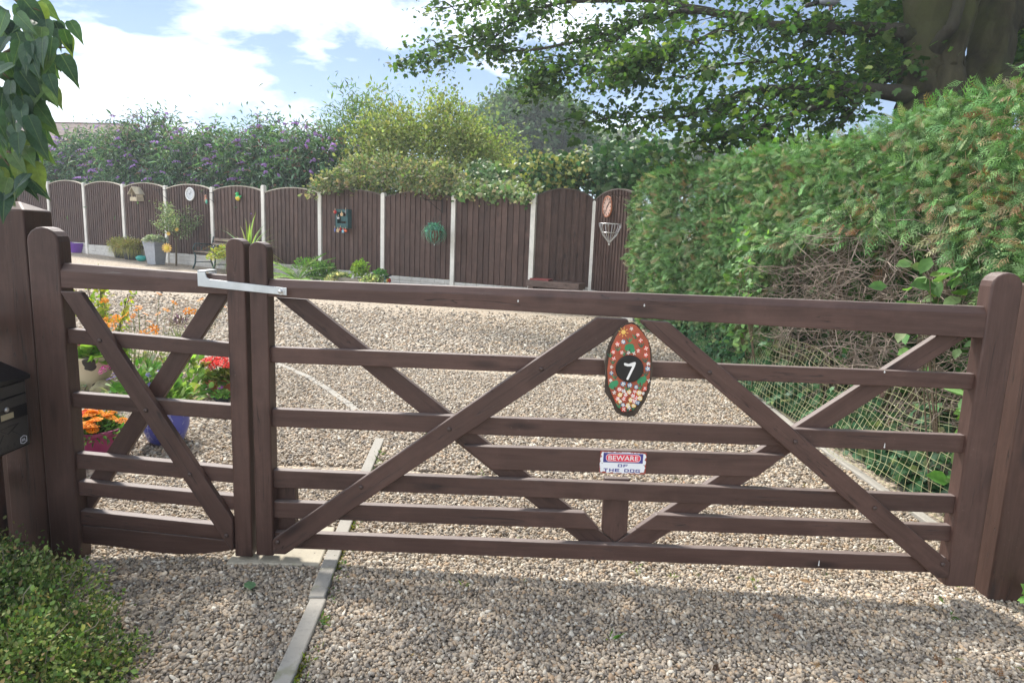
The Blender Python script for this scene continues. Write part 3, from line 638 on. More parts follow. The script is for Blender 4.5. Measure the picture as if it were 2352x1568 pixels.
for x, y, h in ((543, 188, None), (632, 272, 1), (672, 350, 1), (428, 368, 5), (348, 402, 1), (748, 462, 1), (290, 512, 1), (408, 518, 1), (502, 522, None), (580, 530, None), (637, 495, 1), (745, 552, 1), (298, 602, 1), (266, 720, None), (778, 675, None), (768, 742, 5), (266, 800, 5), (252, 905, None), (782, 910, None), (428, 955, 5), (518, 972, 5), (608, 998, 5), (730, 1020, 1), (375, 1030, 1), (302, 1072, None), (435, 1055, None), (508, 1070, 2), (590, 1062, 1), (385, 1105, 2), (462, 1102, 1), (650, 1078, 2), (704, 1085, None), (562, 1118, 1), (350, 1160, 1), (612, 1150, 1), (660, 1152, 2), (435, 1160, 1), (530, 1178, 2), (385, 1200, 2), (580, 1192, 1), (425, 1245, 5), (625, 1212, 5), (490, 1250, 2), (570, 1255, 2), (435, 1305, 1), (508, 1285, None)):
    flower(x, y, random.uniform(25, 33), h, random.choice((4, 5, 5, 6)))
part('painted_flowers', fl.mesh('painted_flowers', mats), None, pq, kind='stuff')
dc = MB().prism([pc(515+194*math.cos(t), 742+188*math.sin(t)) for t in np.linspace(0, 2*math.pi, 49)[:-1]][::-1], -.022, -.012)
dco = part('number_disc', dc.mesh('number_disc', [PBLK], bevel=.003), None, pq)
sv = [(433, 668), (444, 657), (500, 672), (560, 650), (590, 645), (602, 660), (585, 710), (540, 800), (498, 888), (482, 897), (466, 882), (505, 800), (550, 706), (520, 706), (480, 706), (440, 692)]
part('numeral', MB().prism([pc(*p) for p in sv][::-1], -.0232, -.0215).mesh('numeral', [PW], bevel=.0004), None, dco)

# ------------------------------------------------------------------ dog sign
ds = thing('warning_sign', 'small rust edged white tin sign reading beware of the dog', 'sign', (1.531, .019, .501), 0)
ds.rotation_euler = (0, 0, 0)
SW, SH = .193, .0945
t = NT('sign_enamel'); v = t.obj(); sx = t.n('ShaderNodeSeparateXYZ', {0: v}); ax = t.math('DIVIDE', t.math('ABSOLUTE', sx.outputs[0]), SW/2); az = t.math('DIVIDE', t.math('ABSOLUTE', sx.outputs[2]), SH/2)
e = t.math('MAXIMUM', t.math('POWER', ax, 8.), t.math('POWER', az, 5.)); e = t.math('ADD', e, t.math('MULTIPLY', t.math('MULTIPLY', ax, az), .35)); n1 = t.noise(v, 70, 6, .7)
rm = t.ramp(t.math('ADD', t.math('MULTIPLY', e, .55), n1), [(.94, 0.), (1.02, 1.)])
t.bsdf(t.mix(rm, (.78, .80, .82), (.30, .05, .03)), .4, .4); ENAM = t.m
def rrect(x0, z0, x1, z1, r_, n=5):
    P = []
    for cx, cz, a0 in ((x1-r_, z1-r_, 0), (x0+r_, z1-r_, 90), (x0+r_, z0+r_, 180), (x1-r_, z0+r_, 270)):
        for k in range(n+1): a = R(a0+90*k/n); P.append((cx+r_*math.cos(a), cz+r_*math.sin(a)))
    return P
part('plate', MB().prism(rrect(-SW/2, -SH/2, SW/2, SH/2, .006), -.004, -.0015).mesh('plate', [ENAM]), None, ds)
NAVY = M_plain('sign_navy', (.055, .05, .23), .45, .15); SRED = M_plain('sign_red', (.72, .045, .09), .45, .08)
bn = part('navy_band', MB().prism(rrect(-.083, -.0005, .082, .041, .002), -.0046, -.0040).mesh('navy_band', [NAVY]), None, ds)
part('red_lozenge', MB().prism(rrect(-.0725, .0035, .0725, .0375, .0165, 8), -.0050, -.0046).mesh('red_lozenge', [PW]), None, bn, label='red lozenge with a white outline')
part('red_fill', MB().prism(rrect(-.0705, .0052, .0705, .0358, .0150, 8), -.0053, -.0050).mesh('red_fill', [SRED]), None, bn)
part('lettering', text_mesh('BEWARE', .124, .0205, mat=PW, bold=.008), None, bn, (0, -.0056, .0102))
SQ = {'O': [(0, 0, .22, 1), (.78, 0, 1, 1), (.2, .77, .8, 1), (.2, 0, .8, .23)], 'F': [(0, 0, .25, 1), (.2, .77, 1, 1), (.2, .40, .85, .60)], 'T': [(.36, 0, .64, .95), (0, .77, 1, 1)], 'H': [(0, 0, .25, 1), (.75, 0, 1, 1), (.2, .40, .8, .60)], 'E': [(0, 0, .25, 1), (.2, .77, 1, 1), (.2, .40, .9, .60), (.2, 0, 1, .23)], 'D': [(0, 0, .24, 1), (.76, .08, 1, .92), (.2, .77, .85, 1), (.2, 0, .85, .23)], 'G': [(0, .05, .24, .95), (.15, .77, 1, 1), (.15, 0, 1, .23), (.76, 0, 1, .5), (.5, .4, .9, .54)]}
def sqtext(s, x0, x1, z0, z1, gap=.25):
    units = sum(1.0 if c != ' ' else .6 for c in s)+gap*(len(s)-1); u_ = (x1-x0)/units; x = x0; mb = MB(); k = 0
    for c in s:
        if c == ' ': x += u_*(.6+gap); continue
        for a, b, c2, d in SQ[c]: mb.prism(rectpoly(x+a*u_, z0+b*(z1-z0), x+c2*u_, z0+d*(z1-z0)), -.0046-.00001*k, -.0040); k += 1
        x += u_*(1+gap)
    return mb
part('lettering', sqtext('OF', -.021, .021, -.0185, -.0065).mesh('lettering', [NAVY]), None, ds, kind='stuff'); part('lettering', sqtext('THE DOG', -.079, .073, -.0400, -.0265).mesh('lettering', [NAVY]), None, ds, kind='stuff')
for x, z in ((-.086, -.004), (.087, -.006)):
    lb = MB(); lb.lathe([(.003, 0), (.003, .001), (.001, .0016)], 8); part('screw', lb.mesh('screw', [STEEL]), None, ds, (x, -.004, z), (R(90), 0, 0))

# ------------------------------------------------------------------ the garden fence: concrete posts, gravel boards, featheredge panels
fn = thing('garden_fence', 'long brown bow topped featheredge fence between white concrete posts around the yard', 'fence', (F0[0], F0[1], 0), FROT)
def lf(i, z=0): return (i*FSP, 0, z)
POSTH = 2.16
def conc_post(parent, x, y, z, h, w_=.105, d=.10, rz=0., cap=False):
    mb = MB().box((-w_/2, -d/2, -.3), (w_/2, d/2, h-.03)); 
    mb.add([(-w_/2, -d/2, h-.03), (w_/2, -d/2, h-.03), (w_/2, d/2, h-.03), (-w_/2, d/2, h-.03), (-w_/2+.015, -d/2+.015, h), (w_/2-.015, -d/2+.015, h), (w_/2-.015, d/2-.015, h), (-w_/2+.015, d/2-.015, h)], [(4, 5, 6, 7), (0, 1, 5, 4), (1, 2, 6, 5), (2, 3, 7, 6), (3, 0, 4, 7)])
    o = part('post', mb.mesh('post', [CONC], bevel=.004, seg=1), None, parent, (x, y, z), (0, 0, rz))
    return o
def fence_panel(parent, x, y, z, L, rz, nb, H=1.78, arch=.13, gb=.30, cap=CAPW, rev=False, step=.0):
    """featheredge panel starting at x,y,z in the parent's frame, running along local x; boards are sub-parts"""
    fr = MB(); top = lambda s_: H + arch*math.sin(math.pi*s_)**.75*1.0
    n = 18; z0 = gb+.01
    pn = part('panel', MB().box((.06, .012, z0+.1), (L-.06, .04, z0+.16)).box((.06, .012, z0+H*.5), (L-.06, .04, z0+H*.5+.06)).box((.06, .012, z0+H-.16), (L-.06, .04, z0+H-.10)).mesh('panel', [FENCEW]), None, parent, (x, y, z), (0, 0, rz))
    # bow-topped capping strip, bedded on the boards
    a = .055; W_ = L-2*a; cp = MB(); vs_ = []; 
    for k in range(n+1):
        s_ = k/n; xx = a+W_*s_; zz = z0+top(s_)-.004; vs_ += [(xx, -.034, zz), (xx, .044, zz), (xx, .044, zz+.026), (xx, -.034, zz+.026)]
    fs = [(0, 1, 2, 3), (4*n+3, 4*n+2, 4*n+1, 4*n)]
    for k in range(n):
        for j in range(4): fs.append((4*k+j, 4*k+(j+1) % 4, 4*k+4+(j+1) % 4, 4*k+4+j))
    part('capping', cp.add(vs_, fs).mesh('capping', [cap], smooth=True, angle=.5), None, pn)
    pw = W_/nb
    for k in range(nb):
        s0, s1 = k/nb, (k+1)/nb; xa, xb = a+W_*s0-.004, a+W_*s1+.010
        za, zb = z0+top(s0), z0+top(min(1, s1)); j = random.uniform(-.002, .002)
        # feathered section: one edge thick and proud, the other thin
        y_thick, y_thin = -.027+j, -.006+j
        ya, yb = (y_thin, y_thick) if not rev else (y_thick, y_thin)
        vs_ = [(xa, ya, z0), (xb, yb, z0), (xb, .011, z0), (xa, .011, z0), (xa, ya, za), (xb, yb, zb), (xb, .011, zb), (xa, .011, za)]
        cx, cz = (xa+xb)/2, z0+H/2; lv = [(p[2]-cz, p[1], -(p[0]-cx)) for p in vs_]
        me = MB().add(lv, [(0, 3, 2, 1), (4, 5, 6, 7), (0, 1, 5, 4), (1, 2, 6, 5), (2, 3, 7, 6), (3, 0, 4, 7)]).mesh('board', [FENCEW]); part('board', me, None, pn, (cx, 0, cz), (0, R(-90), 0))
    if gb > .05:   # rock-faced concrete gravel board: three courses of moulded blocks
        g = MB().box((.055, -.016, -.12), (L-.055, .03, gb)); h = gb/3
        for c in range(3):
            xx = .055+random.uniform(0, .1)
            while xx < L-.075:
                wl_ = min(random.uniform(.16, .34), L-.055-xx); q = .012
                if wl_ > .06:
                    zb_, zt_ = c*h+.006, (c+1)*h-.006; pr = random.uniform(-.030, -.022)
                    g.add([(xx, -.0161, zb_), (xx+wl_-.012, -.0161, zb_), (xx+wl_-.012, -.0161, zt_), (xx, -.0161, zt_), (xx+q, pr, zb_+q), (xx+wl_-.012-q, pr+random.uniform(-.006, .006), zb_+q), (xx+wl_-.012-q, pr, zt_-q), (xx+q, pr+random.uniform(-.006, .006), zt_-q)], [(4, 5, 6, 7), (0, 1, 5, 4), (1, 2, 6, 5), (2, 3, 7, 6), (3, 0, 4, 7)])
                xx += wl_
        part('gravel_board', g.mesh('gravel_board', [CONCB]), None, parent, (x, y, z-.0), (0, 0, rz))
    return pn
for i in range(-2, 10):
    hh = POSTH + (.0 if i not in (5, 9) else .09)
    conc_post(fn, i*FSP, 0, fbase(i), hh)
for i in range(-2, 9):
    fence_panel(fn, i*FSP, 0, fbase(i+.5), FSP, 0, 17 if i < 4 else 13, H=1.76, cap=CAPW if i < 6 else CAPD)
# end panels: one square to the drive, one returning towards the hedge
pA = np.array([F0[0]+FEX[0]*9*FSP, F0[1]+FEX[1]*9*FSP]); pB = np.array([2.66, 10.95]); pC = np.array([3.22, 9.15])
bpy.context.view_layer.update(); inv = fn.matrix_world.inverted()
def seg(p, q, nb, dz, H):
    d = q-p; L = float(np.hypot(*d)); a = math.atan2(d[1], d[0]); l = inv @ Vector((p[0], p[1], 0)); fence_panel(fn, l.x, l.y, float(gz(*p))+dz, L, a-FROT, nb, H=H, arch=.17, cap=CAPD)
seg(pA, pB, 8, .08, 1.80); seg(pB, pC, 14, .06, 1.80)
for p, h, w_ in ((pB, 2.18, .07), (pC, 2.16, .09)):
    l = inv @ Vector((p[0], p[1], 0)); conc_post(fn, l.x, l.y, float(gz(*p)), h, w_)
# ------------------------------------------------------------------ things on the fence (local frame: x along the fence, -y out of it)
def fthing(name, label, cat, vx, vy, off=.04, group=None):
    p = onF(vx, vy, off); return thing(name, label, cat, p, FROT, group)
def P(name, mb, mat, parent, bevel=0, smooth=False, angle=None, **k): return part(name, mb.mesh(name, [mat] if not isinstance(mat, list) else mat, bevel=bevel, smooth=smooth, angle=angle), None, parent, **k)
BIRDW = M_plain('pale_wood', (.50, .42, .29), .7, .15); BIRDR = M_plain('roof_felt', (.42, .37, .27), .8, .15)
b = fthing('bird_house', 'wooden bird house with a pitched roof hung on a brown fence panel', 'bird house', 323, 461, .03)
mb = MB().box((-.15, -.22, -.02), (.15, 0, .0)).box((-.15, -.22, 0), (.15, -.205, .09)).box((-.15, -.205, 0), (-.135, 0, .09)).box((.135, -.205, 0), (.15, 0, .09)); P('tray', mb, BIRDW, b)
P('back_board', MB().prism([(-.13, .09), (.13, .09), (.13, .2), (0, .36), (-.13, .2)], -.02, 0), BIRDW, b)
for x in (-.12, .10): P('upright', MB().box((x, -.19, .0), (x+.022, -.168, .22)), BIRDW, b)
for s_ in (-1, 1):
    P('roof_board', MB().prism([(0, .385), (s_*.20, .17), (s_*.185, .155), (0, .360)] if s_ < 0 else [(0, .360), (.185, .155), (.20, .17), (0, .385)], -.26, .01), BIRDR, b)
P('feeder', MB().ball((.02, -.1, -.06), (.025, .025, .04)), M_plain('lime_paint', (.2, .4, .1), .5), b)

c = fthing('wall_clock', 'round white rimmed garden clock on the fence', 'clock', 438, 446, .03)
mb = MB(); mb.lathe([(.17, -.005), (.182, .01), (.182, .035), (.165, .045), (.148, .036), (.145, .02)], 32, cap=False); P('rim', mb, WHITEP, c, smooth=True, rot=(R(90), 0, 0))
DIALG = M_plain('dial_grey', (.55, .56, .58), .4, .05); f = P('dial', MB().lathe([(.148, 0), (.148, .02)], 32), DIALG, c, rot=(R(90), 0, 0))
P('hand', MB().box((-.004, -.024, -.02), (.004, -.022, .085)), PBLK, c, rot=(0, R(25), 0)); P('hand', MB().box((-.005, -.0265, -.02), (.005, -.0245, .055)), PBLK, c, rot=(0, R(-60), 0))
tk = MB()
for k in range(12):
    a = k*math.pi/6; m_ = Matrix.Translation((.125*math.sin(a), 0, .125*math.cos(a))) @ Matrix.Rotation(a, 4, 'Y'); tk.box((-.004, -.0225, -.010), (.004, -.0205, .010), 0, m_)
P('numerals', tk, PBLK, c, kind='stuff')

def scroll_bracket(name, label, vx, vy, rz, L=.32, extra=None, mat=IRONB, off=.06, base=None):
    p = onF(vx, vy, off) if base is None else base
    t_ = thing(name, label, 'bracket', p, FROT+rz if base is None else rz)
    mb = MB(); mb.tube([(0, 0, 0), (0, -L, .0)], .008, 6).tube([(0, 0, -.24), (0, -L*.35, -.15), (0, -L*.8, -.01)], .006, 6); P('arm', mb, mat, t_)
    mb = MB().box((-.012, -.006, -.27), (.012, .006, .03)); P('back_plate', mb, mat, t_)
    mb = MB(); sp_ = [(0, -L-.03*math.cos(a)*(1-a/14), .03+.03*math.sin(a)*(1-a/14)) for a in np.linspace(1.5, 8, 16)]; mb.tube(sp_, .006, 5); P('scroll', mb, mat, t_, smooth=True)
    return t_
scroll_bracket('hanging_bracket', 'empty black scrolled bracket beside the bird house', 383, 437, R(-52), .34)
hb = scroll_bracket('hanging_bracket', 'black scrolled bracket beside the white clock holding a small figure', 490, 443, R(-48), .34)
PINKC = M_plain('pink_clay', (.45, .22, .14), .6); TEALC = M_plain('teal_glaze', (.12, .45, .33), .4)
g = fthing('hanging_figure', 'small pink and teal figure dangling from a bracket by the clock', 'ornament', 473, 457, .33)
P('body', MB().ball((0, 0, -.02), (.045, .035, .08)), PINKC, g, smooth=True); P('head', MB().ball((-.01, 0, .075), .032), PINKC, g, smooth=True); P('skirt', MB().ball((.03, -.01, -.07), (.035, .03, .06)), TEALC, g, smooth=True)
P('cord', MB().tube([(0, 0, .1), (0, 0, .22)], .004, 5), IRONB, g)

GRN = M_plain('green_glaze', (.03, .42, .12), .35, .1); YEL = M_plain('yellow_glaze', (.75, .55, .05), .35, .1)
d = fthing('toy_bird', 'bright green and yellow plastic bird ornament on the fence', 'ornament', 550, 455, .03)
mb = MB().ball((0, -.05, 0), (.085, .05, .075), 14, 10); P('body', mb, YEL, d, smooth=True); P('breast', MB().ball((-.005, -.052, .015), (.08, .046, .065), 14, 10), GRN, d, smooth=True); P('head', MB().ball((-.02, -.05, .10), (.05, .045, .05), 12, 8), GRN, d, smooth=True)
mb = MB(); mb.lathe([(.016, 0), (.002, .045)], 8); P('beak', mb, YEL, d, loc=(-.065, -.05, .10), rot=(0, R(-90), 0)); mb = MB(); mb.lathe([(.03, 0), (.012, .07)], 8); P('tail', mb, GRN, d, loc=(.07, -.05, .02), rot=(0, R(60), 0))

# green box frame with dangling ornaments
GBOX = M_plain('green_paint', (.025, .085, .085), .6, .2)
s = fthing('display_frame', 'dark green wooden box frame fixed on the fence with hanging ornaments', 'shelf', 795, 503, .0)
W_, H_, D_ = .37, .44, .16
for nm, lo, hi in (('side', (-W_/2, -D_, -H_/2), (-W_/2+.05, 0, H_/2)), ('side', (W_/2-.05, -D_, -H_/2), (W_/2, 0, H_/2)), ('top', (-W_/2+.051, -D_, H_/2-.07), (W_/2-.051, 0, H_/2)), ('shelf', (-W_/2+.051, -D_, -H_/2+.002), (W_/2-.051, 0, -H_/2+.11)), ('bar', (-.02, -D_, -.06), (W_/2-.051, -D_+.03, .06))): P(nm, MB().box(lo, hi), GBOX, s, bevel=.004)
def orn(label, dx, dz, cols, kind_):
    p = onF(795, 503, 0); q = p + FEX*dx - FNI*(D_+.03) + np.array([0, 0, dz]); o = thing('hanging_ornament', label, 'ornament', q, FROT)
    m_ = [M_plain('orn', c, .5, .2) for c in cols]
    P('peg', MB().box((-.006, -.004, .035), (.006, .004, .085)), M_plain('peg_wood', (.5, .38, .22), .7), o)
    if kind_ == 'ball': P('ball', MB().ball((0, 0, 0), .042), m_[0], o, smooth=True); P('centre', MB().ball((0, -.035, 0), .016), m_[-1], o, smooth=True)
    if kind_ == 'flower':
        for k in range(5): a = 1.257*k+.3; P('petal', MB().ball((.028*math.cos(a), 0, .028*math.sin(a)), (.022, .010, .022)), m_[0], o, smooth=True)
        P('centre', MB().ball((0, -.008, 0), .013), m_[-1], o, smooth=True)
    if kind_ == 'bird': P('body', MB().ball((0, 0, 0), (.05, .02, .032)), m_[0], o, smooth=True); P('head', MB().ball((-.04, 0, .03), .022), m_[0], o, smooth=True); P('wing', MB().ball((.01, -.018, .0), (.03, .008, .018)), m_[-1], o, smooth=True)
    if kind_ == 'star':
        P('star', MB().prism([((.055 if k % 2 == 0 else .024)*math.sin(k*math.pi/5), (.055 if k % 2 == 0 else .024)*math.cos(k*math.pi/5)) for k in range(10)][::-1], -.008, .008), m_[0], o)
    if kind_ == 'drop': P('drop', MB().ball((0, 0, -.01), (.02, .014, .05)), m_[0], o, smooth=True)
RED, CRM, BLU, GRY, WHT, ORG = (.55, .03, .04), (.55, .42, .25), (.25, .50, .62), (.25, .25, .26), (.6, .6, .58), (.7, .25, .03)
for a in (('red ball ornament at the green frame top corner', -.17, .15, [RED, CRM], 'ball'), ('cream wooden flower ornament inside the green frame', .03, .10, [CRM, ORG], 'flower'), ('grey drop ornament on the right side of the green frame', .15, .17, [GRY], 'drop'), ('grey wooden bird ornament inside the green frame', -.07, .01, [GRY, WHT], 'bird'),
          ('blue and white drop dangling below the green frame', -.18, -.26, [(.12, .15, .4)], 'drop'), ('cream flower dangling below the green frame', -.09, -.28, [CRM, CRM], 'flower'), ('dark red ball dangling below the green frame', -.01, -.25, [(.35, .02, .03), CRM], 'ball'), ('pale blue star dangling below the green frame', .07, -.29, [BLU], 'star'), ('red bird dangling below the green frame', .15, -.28, [RED, ORG], 'bird')): orn(*a)

# leaf clusters shared by the pots
def tuft(n, r_, T, size, cols, wts, up=.8, c=(0, 0, 0), flat=1., dv=.25, szv=.25):
    d = unit(n, (0, 0, up)); d[:, 2] = np.abs(d[:, 2])*.9; rad = r_*rng.random((n, 1))**.45; Pp = np.array(c)+d*rad*np.array([1, 1, flat]); dirs = d+unit(n)*.7
    return scatter(T[0], T[1], Pp, rots(dirs, unit(n, (0, 0, 1.5))), size*np.exp(rng.normal(0, szv, n)), cmix(n, cols, wts, dv))
def fol(name, parts, mat, parent, **k):
    V, F, C = [], [], []; b = 0
    for v, f, c in parts: V.append(v); F.append(f+b); C.append(c); b += len(v)
    return part(name, npmesh(name, np.concatenate(V), np.concatenate(F), np.concatenate(C), [mat]), None, parent, **k)
def blades(n, L, wd, cols, wts, c=(0, 0, 0), spread=.9, droop=.5, seg=4, r0=.02, up=1.0):
    """grass or strap leaves from a crown"""
    Vs, Fs, Cs = [], [], []; col = cmix(n, cols, wts, .2)
    for k in range(n):
        a = random.uniform(0, 6.283); e = random.random()**.6*spread; l = L*random.uniform(.6, 1.1); w0 = wd*random.uniform(.7, 1.2); dx, dy = math.cos(a), math.sin(a); px_, py_ = -dy, dx
        b = len(Vs); 
        for j in range(seg+1):
            t_ = j/seg; ang = e+droop*t_*t_*(.4+e); r_ = r0+l*t_*math.sin(ang); z = l*t_*math.cos(ang)*up; ww = w0*(1-t_**1.6)+.0006
            Vs += [(c[0]+dx*r_+px_*ww, c[1]+dy*r_+py_*ww, c[2]+z), (c[0]+dx*r_-px_*ww, c[1]+dy*r_-py_*ww, c[2]+z)]; Cs += [col[k]]*2
        for j in range(seg): q = b+2*j; Fs += [(q, q+1, q+3), (q, q+3, q+2)]
    return np.array(Vs), np.array(Fs), np.array(Cs)
def pot_prof(rt, rb, h, rim=.03, th=.012): return [(rb, 0), (rt-.01, h-rim), (rt, h-rim), (rt+.006, h-.004), (rt, h), (rt-th, h), (rt-th-.006, h-.05)]
def pot(parent, rt, rb, h, mat, rim=.03, n=32, z=0.):
    mb = MB(); mb.lathe(pot_prof(rt, rb, h, rim), n, cap=False); mb.lathe([(.001, .002), (rb, .0)], n, cap=False); o = P('pot', mb, mat, parent, smooth=True, angle=.6, loc=(0, 0, z))
    sl = MB(); sl.lathe([(.001, h-.035), (rt-.014, h-.04)], 20, cap=False); P('soil', sl, SOIL, parent, loc=(0, 0, z)); return o

# hanging basket with blue-green trailing foliage
hk_ = onF(1016, 461, .03)
scroll_bracket('hanging_bracket', 'black and white twisted bracket holding the leafy hanging basket', 1016, 461, R(-35), .42)
hbk = thing('hanging_basket', 'coir hanging basket overflowing with blue green foliage', 'hanging basket', onF(998, 560, .40), FROT)
COIR = M_plain('coir', (.17, .10, .055), .95, .35, 30.)
mb = MB(); mb.lathe([(.004, .0), (.03, .05), (.12, .17), (.17, .27), (.172, .28)], 22, cap=False); P('liner', mb, COIR, hbk, smooth=True); mb = MB(); mb.lathe([(.001, .262), (.168, .268)], 20, cap=False); P('soil', mb, SOIL, hbk)
P('finial', MB().ball((0, 0, -.02), .014), WHITEP, hbk); mb = MB()
for k in range(3): a = 2.09*k; mb.tube([(.17*math.cos(a), .17*math.sin(a), .28), (0, 0, .62)], .004, 5)
mb.tube([(0, 0, .6), (0, 0, .72)], .006, 5); P('chain', mb, RUSTY, hbk)
fr = [blades(160, .30, .016, [(.18, .46, .38), (.26, .54, .46), (.09, .28, .23)], [3, 2, 1], (0, 0, .27), 1.3, 1.5, 5, .03)]; fr.append(tuft(500, .2, T_OVAL, .045, [(.18, .46, .38), (.30, .58, .50), (.09, .28, .23)], [3, 2, 1], .6, (0, 0, .27), .9)); fol('foliage', fr, LEAF, hbk)

# end panel: oval clock, bracket, wire basket
dC = (pC-pB)/np.linalg.norm(pC-pB); aC = math.atan2(dC[1], dC[0])
def onC(vx, vy, off=.05):
    nrm = np.array([-dC[1], dC[0], 0]); d = ray(vx, vy); p0 = np.array([*pB, 0])-nrm*off; t_ = ((p0-CAM)@nrm)/(d@nrm); return CAM+d*t_
TERR = M_plain('terracotta', (.40, .155, .085), .75, .18); DIALP = M_plain('faded_dial', (.62, .42, .34), .6, .25, 22.)
ck = thing('wall_clock', 'faded round terracotta clock on the end fence panel above the wire basket', 'clock', onC(1397, 475), aC)
mb = MB(); mb.lathe([(.20, 0), (.205, .03), (.19, .035), (.18, .03)], 30, cap=False); P('rim', mb, TERR, ck, smooth=True, rot=(R(90), 0, 0)); P('dial', MB().lathe([(.185, 0), (.185, .022)], 30), DIALP, ck, rot=(R(90), 0, 0))
tk = MB()
for k in range(12):
    a = k*math.pi/6; m_ = Matrix.Translation((.15*math.sin(a), 0, .15*math.cos(a))) @ Matrix.Rotation(a, 4, 'Y'); tk.box((-.012, -.0245, -.02), (.012, -.0225, .02), 0, m_)
P('numerals', tk, PBR, ck, kind='stuff'); P('hand', MB().box((-.006, -.027, -.03), (.006, -.025, .12)), PBLK, ck, rot=(0, R(40), 0)); P('hand', MB().box((-.006, -.0295, -.03), (.006, -.0275, .09)), PBLK, ck, rot=(0, R(200), 0))
scroll_bracket('hanging_bracket', 'brown wrought bracket on the end panel holding the wire basket', 0, 0, aC, .36, mat=RUSTY, base=onC(1443, 450, .04))
wbk = thing('wire_basket', 'empty conical silver wire hanging basket on the end panel', 'hanging basket', onC(1399, 560, .38), aC)
rs_ = lambda z: np.interp(z, [0, .04, .16, .30, .36], [.004, .03, .13, .19, .20])
mb = MB()
for k in range(10): a = .628*k; mb.tube([(rs_(z)*math.cos(a), rs_(z)*math.sin(a), z) for z in (0, .04, .10, .16, .23, .30, .36)], .0055, 5)
P('ribs', mb, STEEL, wbk, smooth=True, kind='stuff')
for z in (.20, .36): P('hoop', MB().tube([(rs_(z)*math.cos(a), rs_(z)*math.sin(a), z) for a in np.linspace(0, 6.283, 25)], .006, 5, cap=False), STEEL, wbk, smooth=True)
P('finial', MB().ball((0, 0, -.01), .016), WHITEP, wbk); mb = MB()
for k in range(3): a = 2.09*k+.3; mb.tube([(.2*math.cos(a), .2*math.sin(a), .36), (0, 0, .82)], .005, 5)
P('chain', mb, RUSTY, wbk)

# ------------------------------------------------------------------ pots and furniture along the fence
PURP = M_plain('purple_plastic', (.17, .05, .38), .4, .1); ANTH = M_plain('anthracite_plastic', (.03, .032, .038), .5, .15); GREYP = M_plain('grey_zinc', (.30, .32, .35), .5, .12)
def gthing(name, label, cat, vx, vy, rz=0., group=None): return thing(name, label, cat, onG(vx, vy), rz, group)
for vx, vy, r_, lab in ((157, 577, .24, 'purple plastic bowl half hidden behind another purple bowl'), (176, 580, .26, 'purple plastic bowl standing clear on the gravel by the gravel boards')):
    o = gthing('plastic_bowl', lab, 'bowl', vx, vy, 0, 'purple bowls by the fence'); mb = MB(); mb.lathe([(.001, .002), (r_*.55, 0), (r_*.7, .08), (r_*.98, .26), (r_*1.06, .27), (r_*1.06, .30), (r_, .30), (r_*.9, .22), (r_*.6, .06), (.001, .05)], 30, cap=False); P('bowl', mb, PURP, o, smooth=True, angle=.7)
o = gthing('plastic_tray', 'flat purple tray lying behind the purple bowls', 'tray', 152, 565); mb = MB(); mb.lathe([(.001, .35), (.25, .35), (.28, .42), (.26, .42), (.23, .37), (.001, .37)], 24, cap=False); mb.lathe([(.001, .0), (.16, .0), (.2, .33), (.001, .34)], 24, cap=False); P('tray', mb, PURP, o, smooth=True, angle=.7)
GRASSC = ([(.38, .36, .10), (.46, .42, .15), (.27, .29, .08), (.52, .42, .24)], [4, 3, 2, 2])
for vx, vy, lab in ((279, 592, 'round dark pot of feathery golden grass half hidden behind its twin'), (302, 596, 'round dark pot of feathery golden grass beside the teal bag')):
    o = gthing('potted_grass', lab, 'potted plant', vx, vy, 0, 'dark pots of golden grass'); pot(o, .23, .17, .33, ANTH); fol('foliage', [blades(700, .36, .005, *GRASSC, (0, 0, .30), 1.25, .9, 4, .08), tuft(600, .34, T_LANCE, .09, *GRASSC, .6, (0, 0, .36), .75)], LEAF, o)
    fl_ = tuft(90, .4, T_OVAL, .035, [(.62, .58, .42), (.5, .4, .25)], [1, 1], .7, (0, 0, .38), .85); fol('seed_heads', [fl_], PETAL, o, kind='stuff')
o = gthing('plastic_bag', 'small crumpled teal bag on the gravel by the grey planter', 'bag', 325, 600); mb = MB(); mb.ball((0, 0, .08), (.15, .11, .09), 14, 9); me = mb.mesh('bag', [M_plain('teal_plastic', (.02, .28, .24), .4, .2)], smooth=True)
for v_ in me.vertices: v_.co = v_.co*(1+random.uniform(-.12, .12)); v_.co.z = max(v_.co.z, .0)
part('bag', me, None, o)
o = gthing('square_planter', 'tall tapered grey square planter with silver leaved plant', 'planter', 359, 607, FROT+.1); mb = MB(); h = .62; a, b = .15, .22
mb.add([(-a, -a, 0), (a, -a, 0), (a, a, 0), (-a, a, 0), (-b, -b, h), (b, -b, h), (b, b, h), (-b, b, h), (-b+.02, -b+.02, h), (b-.02, -b+.02, h), (b-.02, b-.02, h), (-b+.02, b-.02, h), (-b+.03, -b+.03, h-.05), (b-.03, -b+.03, h-.05), (b-.03, b-.03, h-.05), (-b+.03, b-.03, h-.05)], [(0, 3, 2, 1), (0, 1, 5, 4), (1, 2, 6, 5), (2, 3, 7, 6), (3, 0, 4, 7)]+[(4+i, 4+(i+1) % 4, 8+(i+1) % 4, 8+i) for i in range(4)]+[(8+i, 8+(i+1) % 4, 12+(i+1) % 4, 12+i) for i in range(4)]+[(12, 13, 14, 15)]); P('pot', mb, GREYP, o, bevel=.006)
P('woven_band', MB().add([(x*k_, y*k_, z) for z, k_ in ((h-.17, .198), (h-.04, .221)) for x, y in ((-1, -1), (1, -1), (1, 1), (-1, 1))], [(0, 1, 5, 4), (1, 2, 6, 5), (2, 3, 7, 6), (3, 0, 4, 7)]), M_plain('woven_grey', (.27, .29, .33), .6, .3, 60.), o)
